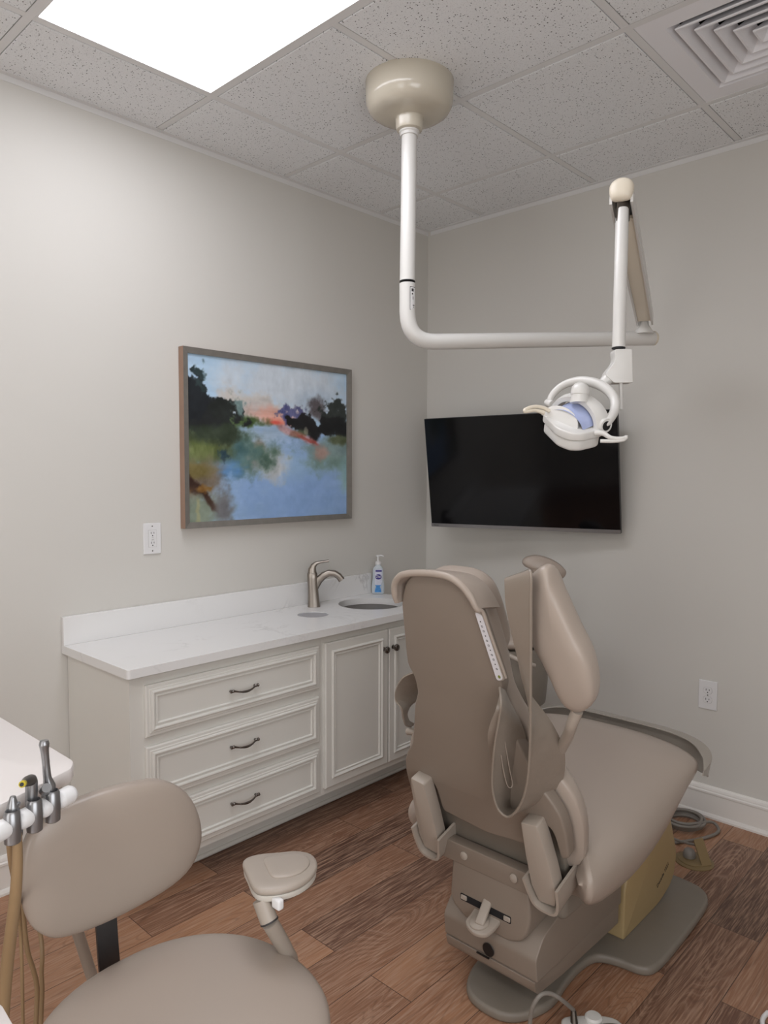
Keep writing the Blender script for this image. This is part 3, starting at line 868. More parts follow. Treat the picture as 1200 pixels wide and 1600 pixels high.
MB().box((0.0015, CL, CT), (0.020, -0.458, CT+0.1016), 0.0015, 2).build('backsplash', m_quartz, ct, smooth=False)

sk = thing('sink', 'round undermount stainless steel sink set in the quartz counter', 'sink', (SC[0], SC[1], CT-0.17))
MB().lathe([(SR+0.02, -0.0305), (SR+0.006, -0.031), (SR+0.004, -0.036), (SR-0.006, -0.09), (SR-0.03, -0.135), (SR-0.07, -0.150), (0.03, -0.154), (0.0, -0.155), (0.0, -0.157), (0.03, -0.157), (SR-0.06, -0.153), (SR-0.02, -0.135), (SR+0.003, -0.09), (SR+0.008, -0.04), (SR+0.02, -0.034)], Matrix.Translation((SC[0], SC[1], CT)), 64).build('bowl', m_steel, sk)
MB().lathe([(0.0, -0.150), (0.010, -0.150), (0.022, -0.1515), (0.024, -0.154)], Matrix.Translation((SC[0], SC[1], CT)), 24).build('drain', m_pewter, sk)
wc = thing('waste_chute', 'round pale grey cover set into the counter in front of the faucet', 'waste chute', (HC[0], HC[1], CT-0.03))
MB().lathe([(0.0, -0.004), (HR-0.002, -0.004), (HR-0.0012, -0.003), (HR-0.0008, -0.02), (0, -0.02)], Matrix.Translation((HC[0], HC[1], CT)), 48).build('chute_cover', mat('pale grey plastic', srgb(168, 167, 170), 0.5), wc)

# ------------------------------------------------------------------ faucet
FX, FY = 0.088, -0.905
fa = thing('faucet', 'brushed nickel single lever faucet with arched spout behind the sink', 'faucet', (FX, FY, CT))
fdir = V((0.66, 0.75, 0)).normalized()     # where the spout points
fside = V((-fdir.y, fdir.x, 0))
def fp(d, z, s=0): return V((FX, FY, CT)) + fdir*d + fside*s + V((0, 0, z))
def loft(mb, secs, caps=True):
    n = len(secs[0]); v_ = [p for s_ in secs for p in s_]
    f_ = [(i*n+j, i*n+(j+1) % n, (i+1)*n+(j+1) % n, (i+1)*n+j) for i in range(len(secs)-1) for j in range(n)]
    if caps: f_ += [tuple(range(n)), tuple((len(secs)-1)*n+j for j in range(n))]
    return mb.add(v_, f_)
secs = []
for z, rx, ry, off in ((0.0005, 0.029, 0.026, 0.001), (0.010, 0.028, 0.025, 0.001), (0.05, 0.0250, 0.023, -0.001), (0.09, 0.0235, 0.022, -0.003), (0.13, 0.0235, 0.022, -0.005), (0.152, 0.0225, 0.021, -0.006), (0.155, 0.0215, 0.0195, -0.006)):
    secs.append([fp(off+a, z, b) for a, b in superell(rx, ry, 3.4, 28)])
loft(MB(), secs).build('body', m_nickel, fa)
secs = []
cl = [(0.004, 0.070, 0.011, 0.017), (0.010, 0.098, 0.018, 0.017), (0.024, 0.123, 0.018, 0.0175), (0.046, 0.143, 0.0165, 0.0175), (0.070, 0.154, 0.0150, 0.0175), (0.095, 0.152, 0.0148, 0.0175), (0.115, 0.139, 0.0150, 0.0175), (0.128, 0.121, 0.0155, 0.0175)]
for i, (d, z, h, w_) in enumerate(cl):
    a = cl[max(0, i-1)]; b = cl[min(len(cl)-1, i+1)]
    t_ = V((b[0]-a[0], b[1]-a[1])).normalized(); nd = V((-t_.y, t_.x))
    secs.append([fp(d+nd.x*q, z+nd.y*q, s_) for q, s_ in superell(h, w_, 3.6, 24)])
loft(MB(), secs).build('spout', m_nickel, fa)
secs = []
cl = [(-0.006, 0.1555, 0.0205, 0.018), (-0.006, 0.172, 0.018, 0.0165), (0.000, 0.188, 0.0135, 0.0145), (0.012, 0.199, 0.009, 0.013), (0.028, 0.204, 0.006, 0.012), (0.050, 0.207, 0.005, 0.0115), (0.070, 0.210, 0.0058, 0.0115)]
for i, (d, z, h, w_) in enumerate(cl):
    a = cl[max(0, i-1)]; b = cl[min(len(cl)-1, i+1)]
    t_ = V((b[0]-a[0], b[1]-a[1])).normalized(); nd = V((-t_.y, t_.x))
    secs.append([fp(d+nd.x*q, z+nd.y*q, s_) for q, s_ in superell(h, w_, 3.0, 24)])
loft(MB(), secs).build('lever', m_nickel, fa)

# ------------------------------------------------------------------ soap bottle
SX, SY = 0.062, -0.452
so = thing('soap_bottle', 'clear pump bottle of hand soap standing beside the sink', 'soap bottle', (SX, SY, CT))
bx = frame((SX, SY, CT), V((0.72, 0.69, 0)), V((-0.69, 0.72, 0)), (0, 0, 1))
secs = []
for z, rx, ry in ((0.001, 0.026, 0.017), (0.006, 0.032, 0.021), (0.04, 0.033, 0.022), (0.06, 0.0305, 0.021), (0.075, 0.0275, 0.020), (0.12, 0.027, 0.020), (0.132, 0.024, 0.018), (0.142, 0.016, 0.015), (0.146, 0.013, 0.013), (0.152, 0.0125, 0.0125)):
    secs.append([bx @ V((a, b, z)) for a, b in superell(rx, ry, 2.8, 32)])
loft(MB(), secs).build('bottle', m_clear, so)
mb = MB().lathe([(0.0145, 0.150), (0.0145, 0.162), (0.010, 0.165), (0.006, 0.166), (0.004, 0.168), (0.004, 0.190), (0.010, 0.190), (0.010, 0.197), (0.0, 0.198)], bx, 24)
mb.tube([bx @ V((0, 0, 0.194)), bx @ V((0.018, 0, 0.195)), bx @ V((0.028, 0, 0.190))], 0.0035, 10)
mb.build('pump', m_whiteplastic, so)
# curved label
def curved(x0, x1, z0, z1, m, name, par, eps=0.0006, n=8):
    v_ = []
    for zz in (z0, z1):
        for i in range(n+1):
            a = x0+(x1-x0)*i/n
            k_ = 1-abs(a/0.0275)**2.8
            v_.append(bx @ V((a, -0.0212*max(k_, 0.02)**(1/2.8)-eps, zz)))
    return mk(name, v_, [(i, i+1, n+2+i, n+1+i) for i in range(n)], m, par, smooth=False)
lb = curved(-0.016, 0.020, 0.012, 0.126, mat('pale label', srgb(206, 208, 222), 0.4), 'label', so)
curved(-0.016, 0.020, 0.012, 0.048, m_labelc, 'label_picture', lb, 0.0009)
curved(-0.013, 0.019, 0.115, 0.124, m_labelb, 'label_band', lb, 0.0009)
ov = frame(bx @ V((0.002, -0.0224, 0.090)), V((0.72, 0.69, 0)), (0, 0, 1), V((0.69, -0.72, 0)))
MB().prism([(0.0165*math.cos(a), 0.0135*math.sin(a)) for a in [2*math.pi*i/28 for i in range(28)]], ov, 0, 0.0005).build('logo_oval', m_labelb, lb, smooth=False)
text_mesh('Dial', 0.017, ov @ Matrix.Translation((0, 0.001, 0.0008)), m_whiteplastic, 'lettering', lb)

# ------------------------------------------------------------------ ceiling mounted operating light
ol = thing('operating_light', 'white dental operating light hanging from the ceiling on jointed arms', 'dental light', (0.93, -1.21, H))
CC = V((0.930, -1.212, H))
MB().lathe([(0.0, 0.0), (0.146, 0.0), (0.147, -0.004), (0.146, -0.060), (0.143, -0.078), (0.133, -0.096), (0.116, -0.108), (0.090, -0.115), (0.052, -0.118), (0.048, -0.120), (0.046, -0.128), (0.045, -0.150), (0.043, -0.158), (0.036, -0.162), (0.0, -0.163)], Matrix.Translation(CC), 64).build('canopy', m_canopy, ol)
P0 = CC+V((0, 0, -0.158)); P1 = V((0.9491, -1.2406, 2.0655)); P2 = V((0.9553, -1.2482, 1.8907))
MB().lathe([(0.030, 0.0), (0.034, 0.003), (0.034, 0.010), (0.030, 0.013), (0.0305, 0.017), (0.030, 0.022), (0.0, 0.023)], axisframe(P0, P1), 40).build('collar', m_white, ol)
MB().tube([P0, P1], 0.0255, 32, smooth=False).build('drop_tube', m_white, ol)
MB().lathe([(0.0245, -0.001), (0.0262, -0.001), (0.0262, 0.002), (0.0245, 0.002)], axisframe(P1, P2), 32).build('joint_ring', m_black, ol)
A1 = V((1.0212, -1.1465, 1.8707)); A2 = V((1.4232, -0.3851, 1.9344))
q0 = P1 + (P2-P1)*0.04
bend = [q0, q0.lerp(P2, 0.45)]
cor = V((0.9538, -1.2448, 1.8649))
for i in range(9):
    t_ = i/8; a = cor+(P1-cor).normalized()*0.100; b = cor+(A2-cor).normalized()*0.100
    s_ = t_
    bend.append(a*(1-s_)**2 + cor*2*s_*(1-s_) + b*s_*s_)
bend[1] = q0.lerp(bend[2], 0.5)
bend.append(A2)
mbt = MB().tube(bend, 0.0265, 32, smooth=False)
el = mbt.build('elbow_arm', m_white, ol)
# small printed label on the elbow tube
lx = P1.lerp(P2, 0.35); fr_ = axisframe(P1.lerp(P2, 0.15), P1.lerp(P2, 0.62))
toc = (V((2.5858, -3.0912, 1.5))-lx); toc.z = 0; toc.normalize(); rt = V((0.728, 0.685, 0))
def onT(ang, z, r=0.0268):
    d_ = toc*math.cos(ang)+rt*math.sin(ang)
    return V((lx.x, lx.y, 0)) + d_*r + V((0, 0, z))
def tpatch(a0, a1, z0, z1, m, name, r):
    n = 8
    v_ = [onT(a0+(a1-a0)*i/n, z, r) for z in (z0, z1) for i in range(n+1)]
    return mk(name, v_, [(i, i+1, n+2+i, n+1+i) for i in range(n)], m, el, smooth=False)
lz1, lz0 = P1.z-0.022, P1.z-0.098
tpatch(0.34, 1.30, lz0, lz1, m_ink, 'label_border', 0.02668)
tpatch(0.40, 1.26, lz0+0.002, lz1-0.002, m_whiteplastic, 'label_paper', 0.02676)
tpatch(0.56, 0.90, lz1-0.016, lz1-0.006, m_ink, 'label_print', 0.02684)
tpatch(0.60, 0.80, lz1-0.026, lz1-0.021, m_ink, 'label_print', 0.02684)
tpatch(0.74, 0.84, lz1-0.042, lz1-0.032, m_ink, 'label_print', 0.02684)
tpatch(0.74, 1.10, lz1-0.062, lz1-0.059, m_ink, 'label_print', 0.02684)
tpatch(0.84, 1.10, lz1-0.068, lz1-0.065, m_ink, 'label_print', 0.02684)
cap = axisframe(A2-(A2-A1).normalized()*0.001, A2+(A2-A1).normalized()*0.02)
MB().lathe([(0.0268, 0), (0.0268, 0.006), (0.024, 0.010), (0.018, 0.013), (0.0, 0.0145)], cap, 32).build('end_cap', m_cream, ol)
# spring arm
J0 = V((1.4145, -0.4364, 2.0001)); J1 = V((1.7220, -1.2912, 2.1438))
axis = (J1-J0).normalized()
side_ = axis.cross(V((0, 0, 1))).normalized(); upv = side_.cross(axis).normalized()
if upv.z < 0: upv = -upv
piv = V((1.4131, -0.4417, 1.9480))
mb = MB(); mb.lathe([(0.034, 0.0), (0.030, 0.012), (0.018, 0.030), (0.016, 0.045), (0.0, 0.046)], Matrix.Translation(piv+V((0, 0, -0.004))), 28)
mb.box((-0.012, -0.012, 0.02), (0.012, 0.012, 0.075), 0.002, 1, Matrix.Translation(piv))
mb.build('swivel_base', m_white, ol)
def chan(s0, s1):
    """half round channel section open at the bottom: local side and up coordinates"""
    o = []
    for i in range(13):
        a = math.pi*i/12
        o.append((0.029*math.cos(a), 0.024*math.sin(a)+0.014))
    o += [(-0.029, -0.026), (-0.0225, -0.026), (-0.0225, 0.0)]
    for i in range(13):
        a = math.pi*(12-i)/12
        o.append((0.0225*math.cos(a), 0.018*math.sin(a)+0.012))
    o += [(0.0225, 0.0), (0.0225, -0.026), (0.029, -0.026)]
    return o
secs = [[J0+axis*t_ + side_*a*w_ + upv*b for a, b in chan(0, 0)] for t_, w_ in ((0.0, 0.98), (0.01, 1), ((J1-J0).length-0.02, 1.0), ((J1-J0).length, 1.0))]
mb = MB(); n = len(secs[0])
loft(mb, secs, caps=True)
mb.build('spring_arm', m_white, ol, angle=30)
mb = MB()
mb.box((-0.0222, -0.020, 0.03), (0.0222, -0.010, (J1-J0).length-0.10), 0, 1, frame(J0, side_, upv, axis))
mb.build('arm_cover', m_cream, ol, smooth=False)
mb = MB(); capf = frame(J1, side_, upv, axis)
mb.pillow([(0.0305*math.copysign(abs(math.cos(q))**(1.0 if math.sin(q) >= 0 else 0.4), math.cos(q)), (0.026*math.sin(q)+0.014) if math.sin(q) >= 0 else 0.014+0.034*math.sin(q)) for q in [2*math.pi*i/40 for i in range(40)]], capf @ Matrix.Translation((0, 0, -0.002)), 0.020, 0.012, 2.6, 9, (0, 0.008))
mb.build('arm_end_cap', m_cream, ol)
D0 = V((1.7184, -1.2765, 2.1100)); D1 = V((1.7256, -1.2974, 1.7531))
mb = MB(); mb.box((-0.017, -0.010, -0.035), (0.017, 0.010, 0.045), 0.003, 2, frame(D0, V((0.728, 0.685, 0)), V((-0.69, 0.72, 0)), V((0, 0, 1))))
mb.build('knuckle', m_steel, ol)
MB().tube([D0, D0.lerp(D1, 0.01), D1], [0.0145, 0.0165, 0.0165], 28, smooth=False).build('vertical_tube', m_white, ol)
# bent wrist block below the tube
R_ = V((0.728, 0.685, 0.0)); Uu = V((0, 0, 1)); toCam = V((0.684, -0.727, 0))
S = 1.875/1138.0
wf = frame(V((1.7275, -1.2958, 1.7498)), R_, Uu, toCam)
def w2(x, y): return ((x-968)*S, (545-y)*S)
wr = roundpoly([w2(956, 547), w2(984, 547), w2(986, 598.5), w2(957, 599), w2(944, 588), w2(945, 583), w2(959, 565)], [0.010, 0.006, 0.002, 0.004, 0.004, 0.01, 0.012])
MB().prism(wr, wf, -0.020, 0.020, 0.004, 3).build('wrist_block', m_white, ol)
MB().lathe([(0.0158, 0), (0.0172, 0.001), (0.0172, 0.004), (0.0158, 0.005)], Matrix.Translation(D1+V((0, 0, -0.004))), 28).build('tube_ring', m_black, ol)
MB().tube([V((1.7334, -1.2970, 1.6626)), V((1.7367, -1.2991, 1.5936))], 0.0048, 14, smooth=False).build('cable_guide', m_white, ol)
# ball joint to the yoke
YJ = V((1.6975, -1.3310, 1.6593))
MB().tube([V((1.7124, -1.3156, 1.6774)), V((1.7044, -1.3239, 1.6675)), V((1.6930, -1.3358, 1.6527))], [0.0155, 0.014, 0.011], 20, smooth=False).build('neck', m_white, ol)
# yoke ring: from the left pivot over the top to the right pivot
PL = V((1.5723, -1.3767, 1.6148)); PR = V((1.7453, -1.4115, 1.5486))
mb = MB().tube([PL, V((1.5787, -1.3687, 1.6385)), V((1.6026, -1.3582, 1.6611)), V((1.6404, -1.3495, 1.6705)), V((1.6830, -1.3444, 1.6625)), V((1.7194, -1.3461, 1.6433)), V((1.7438, -1.3527, 1.6154)), V((1.7542, -1.3728, 1.5848)), V((1.7529, -1.4036, 1.5580)), PR], [0.0085, 0.0092, 0.0100, 0.0112, 0.013, 0.0128, 0.0120, 0.0115, 0.0108, 0.0098], 18, step=6)
mb.build('yoke', m_white, ol)
hx = (PR-PL).normalized()
for p_, r_, m_, nm in ((PL, 0.010, m_white, 'pivot'), (PR, 0.0185, m_white, 'pivot')):
    mb = MB()
    e = toCam*0.35+hx*0.9; e.normalize()
    d0 = -0.010 if r_ < 0.012 else -0.012
    f_ = axisframe(p_+e*d0, p_+e*0.012)
    mb.lathe([(r_*0.9, 0), (r_, 0.003), (r_, 0.020), (r_*0.9, 0.023), (0, 0.023)], f_, 28); mb.build(nm, m_, ol)
    if r_ > 0.012:
        MB().lathe([(0, 0.0232), (r_*0.62, 0.0236), (r_*0.66, 0.0225)], f_, 28).build('pivot_cap', m_black, ol)
# head: local frame, x along pivot axis, y away from viewer, z up tilted towards viewer
hz = (V((0, 0, 1))*0.93 + toCam*0.42); hz = (hz-hx*hz.dot(hx)).normalized(); hy = hz.cross(hx)
HO = V((1.6582, -1.4244, 1.5516))
hf = frame(HO, hx, hy, hz)
head = MB()
rim = roundpoly([(-0.080, 0.035), (-0.083, -0.005), (-0.072, -0.022), (0.020, -0.062), (0.062, -0.058), (0.080, -0.035), (0.085, 0.035), (0.05, 0.06), (-0.05, 0.06)], 0.022, 5)
head.prism(rim, hf, -0.010, 0.011, 0.004, 3)
head.build('head_rim', m_white, ol)
MB().prism([(a*0.92, b*0.90) for a, b in rim], hf, -0.040, -0.0101, 0.008, 3).build('head_housing', m_white, ol)
# curved reflector glass as part of a barrel vault across the head
v_ = []; NN = 16
for i in range(NN+1):
    a = math.pi*(0.08+0.84*i/NN)
    for y_ in (-0.018, 0.040):
        v_.append(hf @ V((-0.064*math.cos(a), y_+(0.006 if y_ > 0 else 0)*math.sin(a), 0.006+0.040*math.sin(a)+(0.010*math.sin(a) if y_ > 0 else -0.006))))
f_ = [(2*i, 2*i+1, 2*i+3, 2*i+2) for i in range(NN)]
mk('reflector', v_, f_, m_lens, ol)
# crescent shield in front of the glass
cres = [(-0.062, 0.0)] + [(-0.062*math.cos(math.pi*i/16), 0.040*math.sin(math.pi*i/16)) for i in range(1, 16)] + [(0.062, 0.0)]
sf = frame(hf @ V((-0.012, -0.024, 0.008)), hx, hz*0.94+hy*0.34)
MB().prism(cres, sf, -0.002, 0.002, 0.0012, 2).build('front_shield', m_white, ol)
# rear arch band over the glass
e1 = []; e2 = []
for i in range(9):
    a = math.pi*(0.02+0.96*i/8)
    e1.append(hf @ V((-0.076*math.cos(a), 0.010+0.006*math.sin(a), 0.004+0.058*math.sin(a))))
    e2.append(hf @ V((-0.083*math.cos(a), 0.052, 0.004+0.062*math.sin(a))))
MB().ribbon(e1, e2, 0.012, 5, 4, bulge=0.004).build('rear_arch', m_white, ol)
kf = axisframe(V((1.6876, -1.4267, 1.6090)), V((1.6876, -1.4234, 1.6519)))
MB().lathe([(0.024, -0.004), (0.0222, 0.003), (0.0212, 0.016), (0.0225, 0.017), (0.0225, 0.026), (0.020, 0.037), (0.013, 0.044), (0.006, 0.0475), (0.0, 0.048)], kf, 32).build('top_knob', m_white, ol)
# two grip handles
MB().tube([V((1.6098, -1.4396, 1.5886)), V((1.6017, -1.4604, 1.5967)), V((1.5905, -1.4847, 1.5974)), V((1.5821, -1.5069, 1.5892)), V((1.5835, -1.5060, 1.5844)), V((1.5943, -1.4817, 1.5885)), V((1.6058, -1.4576, 1.5829))], [0.0055, 0.0048, 0.0045, 0.0048, 0.0045, 0.0042, 0.006], 14).build('grip_handle', m_cream, ol)
MB().tube([V((1.7359, -1.4356, 1.5292)), V((1.7543, -1.4321, 1.5271)), V((1.7741, -1.4282, 1.5158)), V((1.7955, -1.4150, 1.5141)), V((1.8055, -1.4122, 1.5185)), V((1.7979, -1.4130, 1.5110)), V((1.7778, -1.4253, 1.5081)), V((1.7505, -1.4371, 1.5085))], [0.008, 0.0065, 0.005, 0.0045, 0.0038, 0.0045, 0.0048, 0.0045], 14).build('grip_handle', m_white, ol)

# ------------------------------------------------------------------ dental chair
CX = 1.515
BN = V((0, 0.950, 0.311)).normalized(); BU = V((1, 0, 0)).cross(BN)*1.0
if BU.z < 0: BU = -BU
BF = Matrix(((1, BU.x, BN.x, 0), (0, BU.y, BN.y, 0), (0, BU.z, BN.z, 0), (0, 0, 0, 1)))
BF.translation = V((CX, -1.567, 0.5))
dch = thing('dental_chair', 'large taupe vinyl dental chair seen from behind, on a grey floor plate', 'dental chair', (CX, -1.1, 0))
# floor plate
half = [(0.0, -1.563), (0.060, -1.550), (0.100, -1.502), (0.122, -1.42), (0.112, -1.33), (0.108, -1.25), (0.122, -1.175), (0.175, -1.148), (0.240, -1.135), (0.268, -1.09), (0.272, -0.95), (0.266, -0.74), (0.252, -0.650), (0.205, -0.602), (0.10, -0.590)]
pl = [(CX+a, b) for a, b in half] + [(CX-a, b) for a, b in reversed(half[1:])]
MB().prism(smooth2(pl, 4), Matrix(), 0.0, 0.028, 0.010, 3).build('floor_plate', m_base, dch)
# yellowed side cover block
yp = roundpoly([(-1.060, 0.028), (-0.790, 0.028), (-0.685, 0.060), (-0.655, 0.140), (-0.700, 0.245), (-0.74, 0.335), (-0.98, 0.335), (-1.055, 0.18)], [0.008, 0.05, 0.06, 0.05, 0.02, 0.01, 0.01, 0.02], 4)
XF_ = Matrix(((0, 0, 1, 0), (1, 0, 0, 0), (0, 1, 0, 0), (0, 0, 0, 1)))   # local xy -> world yz, local z -> world x
yc = MB().prism(yp, XF_, CX-0.150, CX+0.150, 0.010, 3).build('base_cover', m_yellow, dch)
tfm = frame(V((CX+0.1505, -0.775, 0.115)), V((0, 0.90, 0.43)), V((0, -0.43, 0.90)), V((1, 0, 0)))
text_mesh('Decade 1221', 0.019, tfm, m_ink, 'lettering', yc)
# lift housing
hp = roundpoly([(-1.545, 0.150), (-1.552, 0.212), (-1.515, 0.258), (-1.36, 0.300), (-1.075, 0.315), (-1.075, 0.150)], [0.006, 0.012, 0.02, 0.03, 0.01, 0.004], 4)
MB().prism(hp, XF_, CX-0.147, CX+0.147, 0.016, 3).build('lift_housing', m_shell, dch)
MB().prism(roundpoly([(-1.538, 0.112), (-1.548, 0.150), (-1.08, 0.150), (-1.08, 0.090), (-1.40, 0.100)], [0.02, 0.002, 0.002, 0.01, 0.02], 4), XF_, CX-0.142, CX+0.142, 0.010, 3).build('lift_tray', m_shell, dch)
MB().box((CX-0.09, -1.42, 0.028), (CX+0.09, -1.02, 0.112), 0.01, 2).build('lift_column', m_base, dch)
MB().lathe([(0.0, 0.0012), (0.017, 0.001), (0.018, 0.0)], frame(V((1.5184, -1.5520, 0.1751)), (1, 0, 0), (0, 0, 1), (0, -1, 0)), 28).build('black_plug', m_black, dch)
MB().box((CX-0.035, -1.5525, 0.149), (CX+0.005, -1.548, 0.152)).build('tray_slot', m_black, dch, smooth=False)
# bellows cover above the housing
yoke = roundpoly([(CX-0.118, 0.385), (CX-0.122, 0.370), (CX-0.130, 0.255), (CX-0.070, 0.222), (CX+0.070, 0.222), (CX+0.110, 0.245), (CX+0.127, 0.300), (CX+0.118, 0.400)], [0, 0.01, 0.03, 0.02, 0.02, 0.03, 0.03, 0], 4)
YF = Matrix(((1, 0, 0, 0), (0, 0, -1, 0), (0, 1, 0, 0), (0, 0, 0, 1)))     # local xy -> world xz, local z -> world -y
YF.translation = V((0, 0, 0))
MB().prism(yoke, YF, 1.30, 1.548, 0.008, 3).build('rear_cover', m_shell, dch)
MB().prism(roundpoly([(CX-0.092, 0.291), (CX+0.070, 0.291), (CX+0.070, 0.272), (CX-0.092, 0.272)], 0.004), YF, 1.5475, 1.5488, 0).build('slot_recess', m_dark, dch, smooth=False)
for x_ in (-0.080, 0.058): MB().box((CX+x_-0.010, -1.552, 0.275), (CX+x_+0.010, -1.545, 0.288), 0.002, 1).build('slot_pin', m_shell2, dch)
# lever and stop disc
MB().box((-0.013, -0.040, -0.006), (0.013, 0.034, 0.006), 0.005, 3, frame(V((CX-0.002, -1.566, 0.282)), V((1, 0.15, 0)), V((0, -0.75, -0.60)))).build('release_lever', m_shell2, dch)
pd = smooth2([(0.0, -0.045), (0.030, -0.036), (0.040, -0.010), (0.040, 0.03), (0.036, 0.06), (-0.036, 0.06), (-0.040, 0.0), (-0.034, -0.030)], 4)
sp_ = frame(V((CX-0.004, -1.568, 0.258)), (1, 0, 0), V((0, 0.95, 0.25)))
MB().prism(pd, sp_, -0.010, 0.003, 0.004, 2).build('stop_plate', m_shell2, dch)
MB().lathe([(0.026, 0.0), (0.026, 0.005), (0.022, 0.008), (0.0, 0.009)], sp_ @ Matrix.Translation((-0.002, -0.012, 0.002)), 32).build('stop_disc', m_shell2, dch)
# crossbar with two bolts
MB().prism(roundpoly([(CX-0.165, 0.372), (CX+0.165, 0.372), (CX+0.165, 0.426), (CX-0.165, 0.426)], 0.004), YF, 1.515, 1.552, 0.003, 2).build('crossbar', m_shell, dch)
for x_ in (-0.078, 0.080):
    MB().lathe([(0.0115, 0), (0.0115, 0.003), (0.009, 0.005), (0, 0.0055)], frame((CX+x_, -1.552, 0.400), (1, 0, 0), (0, 0, 1), (0, -1, 0)), 6 if x_ > 9 else 20).build('bolt', m_shell2, dch)
# back shell
hs = [(0.0, 0.728), (0.034, 0.727), (0.066, 0.719), (0.088, 0.698), (0.107, 0.664), (0.117, 0.640), (0.139, 0.510), (0.145, 0.465), (0.130, 0.430), (0.131, 0.385), (0.152, 0.344), (0.176, 0.270), (0.196, 0.210), (0.222, 0.178), (0.242, 0.140), (0.248, 0.100), (0.245, 0.020), (0.222, 0.010), (0.215, 0.075), (0.205, 0.098), (0.150, 0.098), (0.143, 0.080), (0.138, 0.012), (0.0, -0.004)]
hs = [(a, b) for a, b in hs]
shell = [(a, b) for a, b in hs] + [(-a, b) for a, b in reversed(hs[1:-1])]
MB().prism(roundpoly(shell, 0.012, 3), BF, 0.0, 0.034, 0.007, 3).build('back_shell', m_shell, dch)
# lower inner panel (dark gap behind the shell)
MB().prism(roundpoly([(-0.205, -0.125), (0.205, -0.125), (0.215, 0.10), (-0.215, 0.10)], 0.02), BF, 0.030, 0.058, 0.006, 2).build('lower_back_panel', m_base, dch)
# cushion on the front of the back
cs = [(0.0, 0.712), (0.05, 0.706), (0.088, 0.682), (0.106, 0.640), (0.115, 0.575), (0.119, 0.500), (0.121, 0.430), (0.142, 0.370), (0.175, 0.310), (0.215, 0.230), (0.252, 0.175), (0.268, 0.110), (0.264, 0.040), (0.240, -0.040), (0.16, -0.07), (0.0, -0.075)]
cpt = [(a, b) for a, b in cs] + [(-a, b) for a, b in reversed(cs[1:-1])]
MB().pillow(smooth2(cpt, 3), BF @ Matrix.Translation((0, 0, 0.055)), 0.060, 0.022, 3.2, 10, (0, 0.30)).build('back_cushion', m_vinyl, dch)
hr = [(0.0, 0.708), (0.050, 0.704), (0.086, 0.682), (0.103, 0.640), (0.110, 0.585), (0.112, 0.540), (0.102, 0.508), (0.06, 0.490), (0.0, 0.488)]
MB().pillow(smooth2(hr + [(-a, b) for a, b in reversed(hr[1:-1])], 3), BF @ Matrix.Translation((0, 0, 0.088)), 0.055, 0.040, 3.0, 10).build('headrest_cushion', m_vinyl, dch)
# padded flap wrapped over the top of the shell
hw = [(-0.121, 0.648), (-0.119, 0.672), (-0.110, 0.701), (-0.084, 0.725), (-0.042, 0.736), (0.015, 0.741), (0.062, 0.738), (0.093, 0.723), (0.114, 0.697), (0.126, 0.667)]
fe = [BF @ V((a, b, -0.012)) for a, b in hw]
MB().ribbon(fe, [BF @ V((a*(0.95 if a > -0.1 else 1.0), b-(0.038 if a > -0.1 else 0.01), 0.070 if a > -0.06 else (0.05 if a > -0.10 else 0.026))) for a, b in hw], 0.013, 6, 5, bulge=0.002).build('head_flap', m_vinyl, dch)
MB().tube(fe+[BF @ V((a, b, -0.003)) for a, b in ((0.133, 0.655), (0.141, 0.612), (0.163, 0.495))], [0.004]+[0.0085]*8+[0.007, 0.0045, 0.004, 0.003], 14, step=6).build('flap_edge', m_vinyl, dch)
# touch pad strips, one on each edge of the shell
def touchpad(sgn):
    tp_ = roundpoly([(sgn*0.110, 0.658), (sgn*0.131, 0.653), (sgn*0.160, 0.488), (sgn*0.139, 0.481)], 0.009, 4)
    t_ = MB().prism(tp_, BF, -0.006, 0.001, 0.003, 2).build('touch_pad', m_shell2, dch)
    c_ = V((sgn*0.1365, 0.570)); c_.x = sgn*0.135; q = [(c_.x+(a-c_.x)*0.87, c_.y+(b-c_.y)*0.965) for a, b in tp_]
    MB().prism(q, BF, -0.0068, -0.0058, 0).build('touch_pad_face', mat('pale keypad', srgb(214, 212, 216), 0.4), t_, smooth=False)
    mb = MB()
    for i in range(11):
        u_ = 0.05+0.075*i+0.05
        px_, py_ = sgn*(0.1215+u_*0.0275), 0.648-u_*0.155
        r_ = 0.0027 if i % 3 else 0.0016
        nn = 12
        if i % 3:
            ri = r_*0.6
            v_ = [BF @ V((px_+r_*math.cos(2*math.pi*j/nn), py_+r_*math.sin(2*math.pi*j/nn), -0.0071)) for j in range(nn)] + [BF @ V((px_+ri*math.cos(2*math.pi*j/nn), py_+ri*math.sin(2*math.pi*j/nn), -0.0071)) for j in range(nn)]
            mb.add(v_, [(j, (j+1) % nn, nn+(j+1) % nn, nn+j) for j in range(nn)])
        else:
            mb.prism([(px_+r_*math.cos(2*math.pi*j/nn), py_+r_*math.sin(2*math.pi*j/nn)) for j in range(nn)], BF, -0.0072, -0.0066)
    mb.build('key_marks', m_ink, t_, smooth=False)
    MB().prism([(sgn*0.1475+0.0035*math.cos(q_), 0.4965+0.0042*math.sin(q_)) for q_ in [i*0.5236 for i in range(12)]], BF, -0.0073, -0.0066).build('green_mark', m_green, t_, smooth=False)
touchpad(1)
